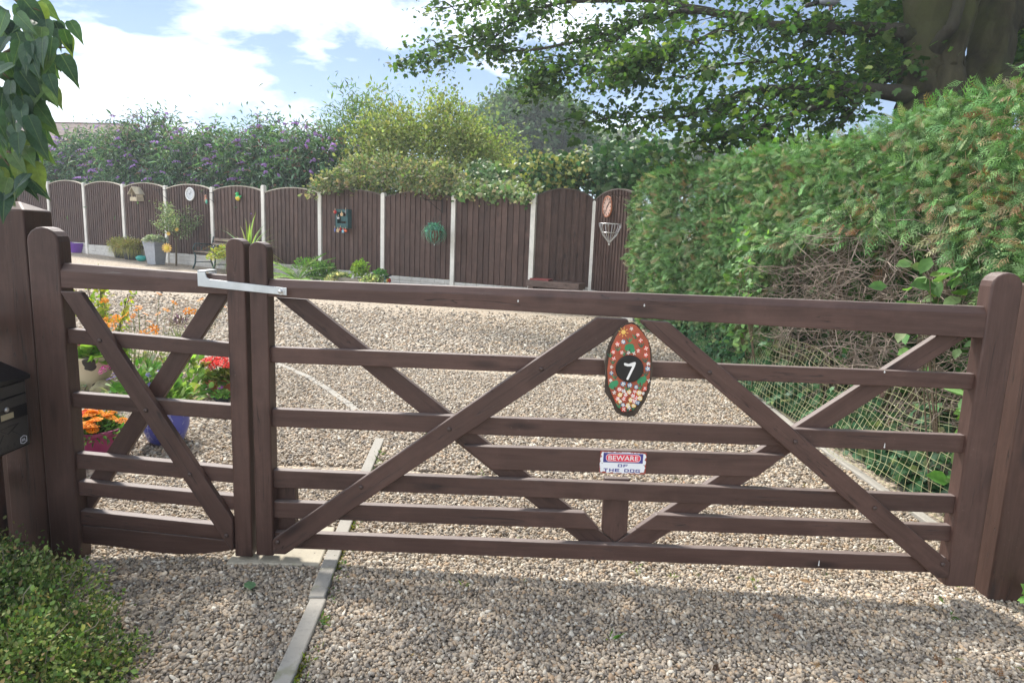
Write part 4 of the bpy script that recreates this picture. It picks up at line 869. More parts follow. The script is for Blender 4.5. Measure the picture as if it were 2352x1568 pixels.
SILV = ([(.38, .42, .36), (.50, .52, .46), (.25, .30, .23)], [3, 2, 2]); fol('foliage', [tuft(1100, .30, T_OVAL, .055, *SILV, .5, (0, 0, h-.02), .7)], LEAF, o)

# small standard tree with hanging sun ornaments
o = gthing('standard_tree', 'small lollipop tree with sparse pale foliage standing in front of the fence', 'tree', 405, 610)
tr_ = MB(); tr_.tube([(0, 0, -.05), (.02, 0, .5), (-.01, .02, .9)], [.028, .024, .02], 8); P('trunk', tr_, STEM, o, smooth=True); br = MB(); ends = []
for k in range(30):
    a = random.uniform(0, 6.28); e = random.uniform(.2, 1.15); L = random.uniform(.4, .85); p0 = Vector((0, .01, random.uniform(.6, .95))); d_ = Vector((math.cos(a)*math.sin(e), math.sin(a)*math.sin(e), math.cos(e))); p1 = p0+d_*L*.5+Vector((0, 0, .03)); p2 = p0+d_*L; br.tube([p0, p1, p2], [.011, .007, .003], 5); ends += [p1, (p1+p2)/2, p2]
P('branches', br, STEM, o, kind='stuff'); E_ = np.array([list(e) for e in ends]); n = 2600; idx = rng.integers(0, len(E_), n); Pp = E_[idx]+rng.normal(0, .07, (n, 3)); Pp[:, 2] = np.maximum(Pp[:, 2], .62)
fol('crown', [scatter(*T_OVAL, Pp, rots(unit(n, (0, 0, .3)), unit(n, (0, 0, 1))), .042*np.exp(rng.normal(0, .2, n)), cmix(n, [(.13, .20, .09), (.24, .30, .16), (.36, .40, .27)], [3, 3, 2]))], LEAF, o)
for dx, dz, s_, lab in ((-.09, .48, .12, 'large yellow sunflower ornament hanging in the small standard tree'), (-.03, .86, .05, 'tiny yellow ornament among the lower leaves of the small tree'), (.20, .98, .05, 'tiny yellow and teal bell in the side twigs of the small tree')):
    q = onG(405, 610)+np.array([dx, -.28, dz]); y_ = thing('sun_ornament', lab, 'ornament', q, .2, 'ornaments hanging in the small tree')
    P('disc', MB().ball((0, 0, 0), (s_*.6, s_*.2, s_*.6)), YEL, y_, smooth=True); pt = MB()
    for k in range(12): a = .5236*k; pt.prism(bar((s_*.4*math.cos(a), s_*.4*math.sin(a)), (s_*1.05*math.cos(a), s_*1.05*math.sin(a)), s_*.3), -.008, .008)
    P('petals', pt, PY, y_, kind='stuff'); P('string', MB().tube([(0, 0, s_*.5), (.01, .02, .3)], .003, 4), WHITEP, y_)

# garden bench with iron ends
o = gthing('garden_bench', 'garden bench with green scrolled iron ends and timber slats', 'bench', 470, 617, FROT-.28)
def bench_end():
    mb = MB(); mb.tube([(0, -.30, 0), (0, -.24, .14), (0, -.22, .32), (0, -.25, .43)], .022, 8).tube([(0, .24, 0), (0, .18, .2), (0, .17, .40), (0, .27, .85)], .022, 8).tube([(0, -.25, .43), (0, .18, .41)], .018, 8).tube([(0, -.23, .18), (0, .19, .18)], .012, 6)
    mb.tube([(0, -.25, .43), (0, -.28, .55), (0, -.22, .66), (0, -.1, .66), (0, .2, .64)], .016, 8)
    for c_ in ((-.14, .54), (.02, .54)): mb.tube([(0, c_[0]+.075*math.cos(a), c_[1]+.075*math.sin(a)) for a in np.linspace(0, 6.28, 17)], .010, 6, cap=False)
    return mb
L_ = 1.22
for x in (0, L_): P('iron_end', bench_end(), IRONG, o, smooth=True, loc=(x, 0, 0))
BENW = M_wood('bench_slat', (.10, .07, .05), (.22, .16, .12), (.05, .03, .02), .6, False)
for k in range(4): P('seat_slat', MB().box((-.04, -.045, -.012), (L_+.04, .045, .012)), BENW, o, bevel=.004, loc=(0, -.22+.115*k, .455))
for k in range(3): P('back_slat', MB().box((-.04, -.012, -.04), (L_+.04, .012, .04)), BENW, o, bevel=.004, loc=(0, .185+.042*k, .54+.12*k), rot=(R(-18), 0, 0))

# yucca, small palm and shrubs
o = gthing('yucca_plant', 'large spiky yucca with green and yellow strap leaves behind the gate stiles', 'plant', 572, 636)
P('trunk', MB().tube([(0, 0, -.05), (0, 0, .45)], [.10, .08], 10), BARK, o, smooth=True)
fol('leaves', [blades(85, 1.05, .030, [(.20, .32, .06), (.32, .42, .10), (.45, .42, .13), (.20, .30, .18)], [4, 4, 2, 2], (0, 0, .45), 1.55, .35, 5, .04), blades(45, .85, .026, [(.42, .38, .12), (.40, .28, .10), (.5, .45, .2)], [2, 1, 1], (0, 0, .34), 2.1, .4, 5, .04)], LEAF, o)
o = gthing('flowering_euphorbia', 'yellowish loose plant between the bench and the yucca', 'plant', 520, 628); fol('foliage', [tuft(700, .42, T_OVAL, .06, [(.34, .33, .06), (.45, .42, .10), (.2, .25, .06)], [3, 2, 2], .5, (0, 0, .35), 1.0)], LEAF, o); P('stems', MB().tube([(0, 0, -.03), (.02, 0, .4)], .015, 6).tube([(.05, 0, -.03), (.15, .05, .4)], .012, 6), STEM, o)
o = gthing('dark_pot', 'plain dark plastic pot half hidden behind the bench', 'pot', 507, 610); pot(o, .18, .14, .36, ANTH)
def frond(L, n, wd, c, az, el, cols, wts, ll=.32):
    Vs, Fs, Cs = [], [], []; col = cmix(n*2+2, cols, wts, .15); dx, dy = math.cos(az), math.sin(az); pts = []
    for j in range(n+1):
        t_ = j/n; e = el-.9*t_*t_; pts.append(Vector((c[0]+dx*L*t_*math.cos(e), c[1]+dy*L*t_*math.cos(e), c[2]+L*t_*math.sin(el)-.35*L*t_*t_*max(0, .3+math.cos(el)))))
    for j in range(2, n+1):
        p = pts[j]; d_ = (pts[j]-pts[j-1]).normalized(); side = d_.cross(Vector((0, 0, 1))).normalized(); l = ll*math.sin(math.pi*(.12+.8*j/n))
        for s_ in (-1, 1):
            q = p+(side*s_*.8+d_*.6)*l+Vector((0, 0, .05*l)); w_ = d_*wd; b = len(Vs); Vs += [p-w_, p+w_, q, p+(q-p)*.5+Vector((0, 0, .03))]; Fs += [(b, b+1, b+3), (b+1, b+2, b+3), (b+2, b, b+3)]; Cs += [col[2*j % len(col)]]*4
    return np.array([list(v) for v in Vs]), np.array(Fs), np.array(Cs)
o = gthing('palm_plant', 'young feathery palm in front of the gravel boards beside the big gate stile', 'plant', 683, 652)
fol('fronds', [frond(.85, 22, .010, (0, 0, .05), a, e, [(.14, .27, .05), (.22, .34, .08)], [1, 1], .22) for a, e in ((2.9, 1.0), (2.5, .75), (1.0, 1.25), (.5, 1.1), (3.6, .6), (-.4, .5), (-.1, .85), (5.3, .4), (4.3, .5))], LEAF, o); P('stem', MB().tube([(0, 0, -.05), (0, 0, .12)], [.06, .04], 8), STEM, o)
o = gthing('leafy_shrub', 'small bright green shrub at the foot of a white fence post', 'shrub', 742, 654); fol('foliage', [tuft(900, .38, T_OVAL, .06, [(.10, .21, .05), (.17, .30, .08)], [1, 1], .6, (0, 0, .12), 1.2), tuft(260, .28, T_OVAL, .055, [(.12, .24, .05)], [1], .6, (-.45, .15, .35), 1.)], LEAF, o); P('stems', MB().tube([(0, 0, -.05), (0, 0, .3)], .015, 6).tube([(.02, 0, -.03), (-.45, .15, .4)], .012, 6), STEM, o)

# stone trough with trailing variegated ivy
TROF = M_concrete('trough_stone', (.30, .27, .22)); VAR = ([(.42, .44, .26), (.55, .55, .36), (.20, .27, .11), (.12, .2, .08)], [3, 3, 2, 1])
o = gthing('stone_trough', 'grey stone trough trailing variegated ivy in front of the fence', 'trough', 812, 668, FROT+.05); w_, d_, h = .42, .16, .28
mb = MB(); mb.add([(-w_+.1, -d_+.03, 0), (w_-.1, -d_+.03, 0), (w_-.1, d_-.03, 0), (-w_+.1, d_-.03, 0), (-w_, -d_, h), (w_, -d_, h), (w_, d_, h), (-w_, d_, h), (-w_+.03, -d_+.03, h), (w_-.03, -d_+.03, h), (w_-.03, d_-.03, h), (-w_+.03, d_-.03, h), (-w_+.03, -d_+.03, h-.04), (w_-.03, -d_+.03, h-.04), (w_-.03, d_-.03, h-.04), (-w_+.03, d_-.03, h-.04)], [(0, 3, 2, 1), (0, 1, 5, 4), (1, 2, 6, 5), (2, 3, 7, 6), (3, 0, 4, 7)]+[(4+i, 4+(i+1) % 4, 8+(i+1) % 4, 8+i) for i in range(4)]+[(8+i, 8+(i+1) % 4, 12+(i+1) % 4, 12+i) for i in range(4)]+[(12, 13, 14, 15)]); P('trough', mb, TROF, o, bevel=.006)
fol('trailing_ivy', [tuft(550, .24, T_IVY, .05, *VAR, .2, (-.40, -.06, .16), 1.0), tuft(900, .34, T_IVY, .055, *VAR, .3, (.56, -.1, .08), 1.0), tuft(300, .2, T_IVY, .05, *VAR, .3, (-.3, 0, .28), .5)], LEAF, o)
fol('upright_foliage', [tuft(420, .22, T_OVAL, .06, [(.20, .32, .05), (.28, .40, .08)], [1, 1], 1.2, (.14, .05, .3), 1.8), tuft(260, .15, T_OVAL, .05, [(.08, .22, .06), (.12, .28, .08)], [1, 1], 1.2, (.62, .1, .3), 1.4)], LEAF, o)
P('stone_ball', MB().ball((.03, -.06, h+.0), .04, 12, 8), WHITEP, o, smooth=True)
q = onF(868, 640, .5); o = thing('garden_spinner', 'black twin rod stand leaning out of the trough ivy', 'ornament stand', (q[0], q[1], q[2]-.12), FROT); mb = MB().tube([(0, 0, -.35), (0, 0, 0), (.33, -.05, .20)], .013, 6).tube([(0, .05, 0), (.33, .0, .21)], .013, 6).tube([(.26, -.08, .19), (.36, .02, .22)], .02, 8); P('rods', mb, IRONB, o, smooth=True)
for dx, c_, lab in ((.20, (.15, .5, .62), 'pale blue glass drop hanging from the black rods'), (.27, (.75, .3, .03), 'orange glass drop hanging from the black rods'), (.33, (.45, .02, .03), 'red glass drop hanging from the black rods')):
    t_ = thing('glass_drop', lab, 'ornament', q+FEX*dx+np.array([0, 0, -.02]), FROT, 'glass drops on the black rods'); P('drop', MB().ball((0, 0, 0), (.03, .03, .055)), M_plain('glass', c_, .25, .1), t_, smooth=True); P('string', MB().tube([(0, 0, .04), (0, 0, .10)], .003, 4), IRONB, t_)

# brown timber box seat with a red tray by the end panels
q = onG(1290, 700); o = thing('timber_box', 'low brown timber box seat in front of the end fence panel', 'box seat', (1.88, 10.25, float(gz(1.88, 10.25))), R(-30))
BOXW = M_wood('box_wood', (.07, .045, .038), (.15, .10, .08), (.04, .025, .02), .6, True)
for nm, lo, hi in (('top', (-.58, -.16, .42), (.58, .16, .54)), ('leg', (-.54, -.14, -.02), (-.42, .14, .419)), ('leg', (.42, -.14, -.02), (.54, .14, .419)), ('back_board', (-.419, .05, .1), (.419, .08, .419))): P(nm, MB().box(lo, hi), BOXW, o, bevel=.006)
t_ = thing('serving_tray', 'small dark red tray lying on the timber box seat', 'tray', (1.88-.27, 10.25+.17, float(gz(1.88, 10.25))+.541), R(-30)); REDT = M_plain('red_tray', (.22, .045, .04), .45, .15)
mb = MB().box((-.19, -.09, 0), (.19, .09, .012)); P('base', mb, REDT, t_); mb = MB().box((-.2, -.10, .0), (.2, -.089, .035)).box((-.2, .089, 0), (.2, .10, .035)).box((-.211, -.10, 0), (-.201, .10, .035)).box((.201, -.10, 0), (.211, .10, .035)); P('rim', mb, REDT, t_)
# ------------------------------------------------------------------ flower bed behind the small gate
def blossom(nring=((12, 1., .1), (10, .75, .35), (8, .5, .6), (5, .25, .85)), wd=.30):
    V, F = [], []
    for n, r_, z in nring:
        for k in range(n):
            a = 6.283*k/n+z*3; ca, sa = math.cos(a), math.sin(a); b = len(V); i = r_*.3; w_ = wd*r_*.9
            V += [(ca*i, sa*i, z*.7), (ca*r_-sa*w_, sa*r_+ca*w_, z*.62-.05), (ca*r_*1.08, sa*r_*1.08, z*.55-.1), (ca*r_+sa*w_, sa*r_-ca*w_, z*.62-.05)]; F += [(b, b+1, b+2), (b, b+2, b+3)]
    return np.array(V), np.array(F)
T_MARI = blossom(); T_FLAT = blossom(((6, 1., .2), (6, .6, .35)), .42); T_BALL = blossom(((9, 1., .0), (9, .95, .5), (7, .7, .9), (5, .35, 1.15)), .34)
def flower_obj(name, T, col, size, parent, loc, tilt=.4, dv=.12):
    n = len(T[0])//4; c = np.repeat(cvar(n, col, dv, .05), 4, axis=0); me = npmesh(name, T[0]*size, T[1], c, [PETAL]); return part(name, me, None, parent, loc, (random.uniform(-tilt, tilt)-.2, random.uniform(-tilt, tilt), random.uniform(0, 6)))
# cream pot with dark patches, pink hydrangea
t = NT('cow_pot'); v = t.obj(); vo = t.n('ShaderNodeTexVoronoi', {'Vector': t.n('ShaderNodeVectorMath', {0: v, 1: t.n('ShaderNodeVectorMath', {0: t.n('ShaderNodeTexNoise', {'Vector': v, 'Scale': 9.}).outputs['Color'], 1: (.05, .05, .05)}, operation='MULTIPLY').outputs[0]}, operation='ADD').outputs[0], 'Scale': 7.5, 'Randomness': .9})
m_ = t.ramp(vo.outputs['Distance'], [(.46, 1.), (.48, 0.)]); t.bsdf(t.mix(m_, (.62, .53, .38), (.055, .045, .04)), .6, .4); COW = t.m
o = gthing('potted_hydrangea', 'cream pot with dark cow patches holding a pink flowering hydrangea', 'potted plant', 213, 893); mb = MB(); mb.lathe([(.001, .002), (.07, 0), (.085, .02), (.13, .10), (.19, .22), (.205, .27), (.215, .275), (.215, .295), (.195, .295), (.17, .25)], 32, cap=False); P('pot', mb, COW, o, smooth=True, angle=.7); sl = MB(); sl.lathe([(.001, .262), (.18, .258)], 20, cap=False); P('soil', sl, SOIL, o)
fol('foliage', [tuft(260, .24, T_OVAL, .085, [(.20, .36, .05), (.30, .46, .09), (.12, .25, .04)], [3, 2, 1], .8, (0, 0, .26), .75)], LEAF, o)
for x, y, z, s_ in ((.03, -.10, .40, .06), (-.10, -.02, .43, .06), (.15, -.05, .47, .065), (.10, .08, .44, .055), (.22, -.16, .20, .055), (-.06, -.15, .36, .05)): flower_obj('flower_head', T_BALL, (.62, .06, .24) if x < .1 else (.80, .16, .45), s_, o, (x, y, z))
# rock
def rock(name, label, loc, s_, mat, seed=0):
    o = thing(name, label, 'rock', loc, random.uniform(0, 3)); bm = bmesh.new(); bmesh.ops.create_icosphere(bm, subdivisions=3, radius=1); 
    from mathutils import noise as mn
    for v_ in bm.verts:
        n_ = mn.noise(v_.co*1.3+Vector((seed, 0, 0)))*.35+mn.noise(v_.co*3+Vector((0, seed, 0)))*.12; q = v_.co*(1+n_); m = max(abs(q.x), abs(q.y), abs(q.z)*1.0); q = q*(.75+.25/max(m, .5)); v_.co = Vector((q.x*s_[0], q.y*s_[1], q.z*s_[2]))
    me = bpy.data.meshes.new(name); bm.to_mesh(me); bm.free(); me.materials.append(mat); part('stone', me, None, o, (0, 0, s_[2]*.55)); return o
rock('garden_rock', 'flat mossy sandstone rock lying beside the cow patched pot', onG(243, 905), (.13, .09, .075), M_plain('sandstone', (.30, .27, .16), .9, .3, 20.), 3.)
o = gthing('potted_pelargonium', 'terracotta pot with red geraniums behind the closing stile', 'potted plant', 508, 912); pot(o, .115, .075, .165, M_plain('terracotta_pot', (.38, .14, .07), .8, .15), .04)
fol('foliage', [tuft(150, .15, T_IVY, .06, [(.22, .28, .08), (.33, .30, .10), (.15, .22, .05)], [2, 1, 2], .8, (.03, 0, .14), .7)], LEAF, o); P('stems', MB().tube([(0, 0, .13), (-.03, -.02, .29)], .004, 5).tube([(0, 0, .13), (-.10, 0, .29)], .004, 5).tube([(0, 0, .13), (.06, 0, .29)], .004, 5), STEM, o)
for x, y, z in ((-.03, -.04, .275), (-.10, -.02, .29), (.05, -.03, .28), (.0, .03, .31), (-.06, .0, .30)): flower_obj('flower_head', T_BALL, (.75, .03, .02), .052, o, (x, y, z))
o = gthing('potted_viola', 'small dark pot of violas sunk beside the terracotta pot', 'potted plant', 510, 926); pot(o, .06, .045, .05, ANTH, .015); fol('foliage', [tuft(140, .07, T_OVAL, .03, [(.18, .36, .08), (.3, .46, .14)], [1, 1], .9, (0, 0, .05), .9)], LEAF, o); flower_obj('flower_head', T_FLAT, (.28, .03, .32), .022, o, (.0, -.02, .135)); P('stem', MB().tube([(0, 0, .04), (0, -.02, .13)], .002, 4), STEM, o)
# magenta pot of marigolds
o = gthing('potted_marigolds', 'round magenta pot crowded with orange marigolds behind the hanging stile', 'potted plant', 216, 1062); mb = MB(); mb.lathe([(.001, .002), (.10, 0), (.115, .04), (.135, .10), (.137, .105), (.15, .16), (.152, .165), (.165, .20), (.176, .205), (.178, .225), (.165, .225), (.15, .19)], 34, cap=False); P('pot', mb, M_plain('magenta_plastic', (.30, .035, .14), .4, .1), o, smooth=True, angle=.7); sl = MB(); sl.lathe([(.001, .195), (.16, .19)], 20, cap=False); P('soil', sl, SOIL, o)
fol('foliage', [tuft(1500, .20, T_LANCE, .045, [(.11, .24, .06), (.18, .32, .10), (.07, .16, .05)], [2, 1, 1], .8, (0, 0, .18), .5)], LEAF, o)
for k in range(30):
    a = random.uniform(0, 6.28); r_ = .17*math.sqrt(random.random()); x, y = r_*math.cos(a), r_*math.sin(a); z = .20+.09*(1-(r_/.2)**2)+.02; flower_obj('flower_head', T_MARI, (.85, .30, .01) if random.random() < .78 else (.62, .07, .01), random.uniform(.034, .044), o, (x, y, z))
for x, y, z in ((-.03, -.165, .215), (-.075, -.15, .235), (.02, -.17, .225), (.09, -.13, .25), (.05, -.14, .265)): flower_obj('flower_head', T_MARI, (.86, .32, .01), .032, o, (x, y, z), .2)
# blue pot
t = NT('blue_glaze'); v = t.obj(); wv = t.n('ShaderNodeTexVoronoi', {'Vector': v, 'Scale': 22.}, feature='DISTANCE_TO_EDGE').outputs['Distance']; zz = t.n('ShaderNodeSeparateXYZ', {0: v}).outputs[2]
ln = t.math('MULTIPLY', t.ramp(wv, [(.03, 1.), (.06, 0.)]), t.ramp(t.noise(v, 11, 2), [(.45, 0.), (.5, .8)])); t.bsdf(t.mix(ln, (.09, .11, .52), (.45, .48, .72)), .3, .5); BLUEG = t.m
o = gthing('glazed_pot', 'blue glazed pot with pale leaf pattern full of leafy plants', 'potted plant', 383, 1016); mb = MB(); mb.lathe([(.001, .002), (.075, 0), (.11, .03), (.14, .12), (.145, .20), (.14, .235), (.125, .235), (.12, .18)], 34, cap=False); P('pot', mb, BLUEG, o, smooth=True, angle=.8); sl = MB(); sl.lathe([(.001, .205), (.125, .2)], 20, cap=False); P('soil', sl, SOIL, o)
fol('foliage', [tuft(150, .17, T_OVAL, .075, [(.17, .30, .08), (.26, .38, .12), (.34, .34, .12), (.40, .28, .16)], [4, 3, 1, 1], .9, (.02, .03, .22), 1.0)], LEAF, o)
for x, y, z in ((-.02, -.14, .27), (.05, -.16, .30)): flower_obj('flower_head', T_FLAT, (.55, .15, .55), .03, o, (x, y, z))
o = gthing('white_pot', 'plain white ceramic pot behind the marigolds', 'pot', 278, 1024); pot(o, .085, .07, .15, WHITEP)
# bed plants
bed = [('leafy_perennial', 'broad leaved green perennial with small violet flowers in the bed', 335, 918, .24, .075, [(.12, .26, .06), (.22, .36, .14), (.30, .38, .24)], [3, 3, 1], 200, .30), ('leafy_perennial', 'pale leaved perennial next to the rock in the bed', 283, 928, .12, .07, [(.26, .38, .16), (.40, .46, .30)], [1, 1], 60, .16), ('leafy_perennial', 'tall soft green perennial behind the blue pot', 432, 915, .22, .075, [(.15, .30, .07), (.26, .40, .12), (.35, .33, .12)], [3, 2, 1], 170, .34), ('silver_artemisia', 'silvery low plant by the cow patched pot foot', 172, 905, .10, .025, [(.38, .44, .30), (.5, .52, .40)], [1, 1], 160, .12), ('grassy_perennial', 'dry grassy stems and seed heads in the flower bed', 385, 858, .24, .035, [(.35, .34, .18), (.28, .33, .14)], [1, 1], 220, .26)]
for nm, lab, vx, vy, r_, sz, cols, wts, n, h in bed:
    o = gthing(nm, lab, 'plant', vx, vy); fol('foliage', [tuft(n, r_, T_OVAL, sz, cols, wts, .5, (0, 0, h*.1), h/r_)], LEAF, o); P('stems', MB().tube([(0, 0, -.03), (.02, 0, h*.6)], .006, 5).tube([(0, 0, -.03), (-.08, .03, h*.7)], .005, 5).tube([(.03, 0, -.03), (.12, -.03, h*.6)], .005, 5), STEM, o)
    if 'violet' in lab:
        for k in range(9): flower_obj('flower_head', T_FLAT, (.22, .14, .55), .022, o, (random.uniform(-.2, .2), random.uniform(-.25, -.05), random.uniform(.12, .28)))
o = gthing('lavender_plant', 'fading lavender with grey spikes at the bed edge', 'plant', 415, 810); fol('foliage', [blades(160, .30, .004, [(.30, .32, .22), (.24, .28, .16)], [1, 1], (0, 0, 0), .7, .2, 3, .03)], LEAF, o); fol('spikes', [tuft(120, .10, T_LANCE, .05, [(.16, .11, .12), (.20, .10, .26)], [3, 1], 1.5, (0, 0, .28), .9)], LEAF, o)
# yellow-green shrub and orange cosmos
o = gthing('golden_shrub', 'upright golden green shrub among orange flowers', 'shrub', 250, 862); st = MB(); lv = []
for k in range(11):
    a = random.uniform(0, 6.28); e = random.uniform(0, .45); L = random.uniform(.55, 1.0); tip = np.array([math.cos(a)*math.sin(e)*L, math.sin(a)*math.sin(e)*L*.6, math.cos(e)*L]); st.tube([(0, 0, -.03), tip*.5+np.array([0, 0, .03]), tip], [.006, .005, .003], 5); n = 60; tt = rng.uniform(.3, 1.05, n); lv.append(scatter(*T_OVAL, tip*tt[:, None]+rng.normal(0, .02, (n, 3)), rots(unit(n, (0, 0, .5)), unit(n, (0, 0, 1))), .045*np.exp(rng.normal(0, .25, n)), cmix(n, [(.36, .40, .06), (.22, .32, .06), (.48, .48, .10)], [3, 2, 2])))
P('stems', st, STEM, o, kind='stuff'); fol('foliage', lv, LEAF, o)
o = gthing('orange_geum', 'airy plant with many small orange flowers on thin stems behind the small gate', 'plant', 330, 850); st = MB(); pos = [(505, 180), (520, 165), (870, 172), (975, 250), (1070, 355), (825, 345), (630, 390), (780, 385), (905, 378), (525, 430), (635, 435), (670, 450), (540, 470), (830, 475), (615, 505), (1120, 455), (1075, 565), (1165, 535), (1190, 545), (1120, 605), (1190, 635), (1040, 620), (540, 520), (650, 550), (1725, 320), (1820, 158), (1460, 198), (1350, 295), (970, 290), (1240, 348), (690, 395), (860, 440), (1255, 78), (1640, 310), (2135, 250)]
b0 = onG(330, 850); bpy.context.view_layer.update()
for i, (cx, cy) in enumerate(pos):
    vx, vy = 153+.1693*cx, 661.5+.1693*cy; D_ = random.uniform(2.0, 2.7); q = atY(vx, vy, D_)-b0; st.tube([(q[0]*.35, q[1]*.5, -.02), (q[0]*.8, q[1]*.8, q[2]*.6), tuple(q)], [.0025, .002, .0015], 4); flower_obj('flower_head', T_FLAT, (.85, .30, .03), random.uniform(.020, .034), o, q, .9)
P('stems', st, M_plain('green_stem', (.2, .26, .1), .7), o, kind='stuff'); fol('foliage', [tuft(260, .22, T_LANCE, .05, [(.30, .34, .16), (.22, .30, .10)], [1, 1], .8, (-.2, 0, .05), 1.3)], LEAF, o)
# fallen leaf and weeds in the gravel
q = onG(576, 1355, .02); o = thing('fallen_leaf', 'single pale green leaf lying on the gravel in front of the gates', 'leaf', q, .5); me = npmesh('blade', T_OVAL[0]*np.array([.075, .062, .03]), T_OVAL[1], np.repeat([[.17, .30, .16]], 7, 0), [LEAF]); part('blade', me, None, o, (0, 0, .004), (.1, .1, 0))
wv_, wf, wc = [], [], []; b = 0
for k in range(85):
    if k < 50: t_ = random.random(); x = .405-.23*t_+.045+random.uniform(-.01, .03); y = -1.1+2.6*t_
    else: x = random.uniform(.3, 3.2); y = random.choice((random.gauss(.1, .15), random.uniform(-1.2, 2.)))
    v_, f_, c_ = tuft(6, .022, T_LANCE, random.uniform(.012, .032), [(.12, .22, .04), (.20, .26, .05), (.10, .2, .06)], [1, 1, 1], .5, (x, y, float(gz(x, y))+.006), .6); wv_.append(v_); wf.append(f_+b); wc.append(c_); b += len(v_)
tag(part('weeds', npmesh('weeds', np.concatenate(wv_), np.concatenate(wf), np.concatenate(wc), [LEAF])), kind='stuff')
mv, mf, mc = [], [], []; b = 0
for k in range(900):
    t_ = random.random(); x = .44-.20*t_+random.gauss(.006, .008); y = -1.2+2.2*t_
    if math.sin(y*7)+math.sin(y*17+1) < .3: continue
    v_, f_, c_ = tuft(4, .008, T_DIA, .012, [(.22, .22, .02), (.14, .17, .03)], [2, 1], .8, (x, y, float(gz(x, y))+.004), .6); mv.append(v_); mf.append(f_+b); mc.append(c_); b += len(v_)
tag(part('moss', npmesh('moss', np.concatenate(mv), np.concatenate(mf), np.concatenate(mc), [LEAF])), kind='stuff')

# dry conifer bits and leaf litter on the gravel under the hedge
n = 420; x = np.clip(3.35-np.abs(rng.normal(0, .75, n)), .3, 3.4); y = rng.uniform(-.9, 3.2, n); Pp = np.stack([x, y, gz(x, y)+.012], 1); k_ = n//2
lt1 = scatter(*T_THUJA, Pp[:k_], rots(unit(k_)*np.array([1, 1, .15]), unit(k_, (0, 0, 3))), .04*np.exp(rng.normal(0, .35, k_)), cmix(k_, [(.34, .17, .07), (.26, .15, .08), (.2, .2, .09)], [3, 2, 1])); lt2 = scatter(*T_DIA, Pp[k_:], rots(unit(n-k_)*np.array([1, 1, .2]), unit(n-k_, (0, 0, 3))), .022*np.exp(rng.normal(0, .4, n-k_)), cmix(n-k_, [(.22, .14, .08), (.30, .22, .10), (.14, .09, .06)], [1, 1, 1]))
tag(part('leaf_litter', npmesh('leaf_litter', np.concatenate([lt1[0], lt2[0]]), np.concatenate([lt1[1], lt2[1]+len(lt1[0])]), np.concatenate([lt1[2], lt2[2]]), [LEAF])), kind='stuff')
# ------------------------------------------------------------------ conifer hedge
hd = thing('conifer_hedge', 'tall clipped conifer hedge with browned patches and a bare twiggy hollow', 'hedge', (3.9, 4.5, 0))
HO = np.array([3.9, 4.5, 0.])
from mathutils import noise as mnoise
def hx(y, z):   # face of the hedge
    base = np.interp(y, [0, .4, 2., 4., 6., 8.6], [3.44, 3.44, 3.42, 3.30, 3.20, 3.06]); return base + np.interp(z, [0, .5, 1.0, 1.5, 2.2, 2.6], [.20, .12, .0, -.02, .05, .22])
def htop(y): return np.interp(y, [0, .6, 1.5, 3.4, 6.2, 9.5], [2.24, 2.24, 2.22, 2.24, 2.40, 2.55])
def hole(y, z):  # bare hollow low on the face
    d = ((y-2.1)/1.35)**2+((z-.88)/.66)**2; d2 = ((y-1.35)/.75)**2+((z-.88)/.60)**2; return np.minimum(d, d2)
n = 42000; y = rng.random(n)**1.35*8.7+.12; z = rng.uniform(.02, 1, n)*(htop(y)+.03); lum = np.array([mnoise.noise(Vector((a*1.1, b*1.4, 3))) + .6*mnoise.noise(Vector((a*4.1, b*4.6, 8))) for a, b in zip(y, z)])
depth = np.abs(rng.normal(0, .07, n))+np.where(rng.random(n) < .25, rng.random(n)*.25, 0); x = hx(y, z)-lum*.15+depth
hl = hole(y, z)+lum*.5; low = (z < .55) & (y < 7) & (rng.random(n) > .10+.9*sst(.35, .6, z)); keep = (hl > 1.0) & ~low; x, y, z, lum, depth = x[keep], y[keep], z[keep], lum[keep], depth[keep]; n = len(x)
Pp = np.stack([x, y, z], 1); dirs = np.array([-.55, -.45, -.12])+unit(n)*.75; dirs[:, 2] -= np.where(hole(y, z) < 1.9, .6, .0)
cols = cmix(n, [(.13, .25, .085), (.18, .33, .115), (.27, .42, .19), (.06, .12, .045), (.38, .25, .14), (.38, .36, .20)], [5, 5, 3.2, 4.5, .45, 1.6], .22, .07)
brn = (np.array([mnoise.noise(Vector((a*1.7+5, b*2.2, 1))) for a, b in zip(y, z)]) > .22) & (z > 1.35) & (rng.random(n) < .22); cols[brn] = cmix(int(brn.sum()), [(.33, .20, .11), (.32, .27, .14), (.40, .27, .16)], [2, 2, 1], .2)
sz = np.where(y < 3, .078, np.where(y < 6, .09, .11))*np.exp(rng.normal(0, .22, n))*np.where((hole(y, z) < 1.7) & (z > 1.), 1.35, 1.)
parts_ = [scatter(*T_THUJA, Pp-HO, rots(dirs, np.array([-1, -.3, .4])+unit(n)*.8), sz, cols)]
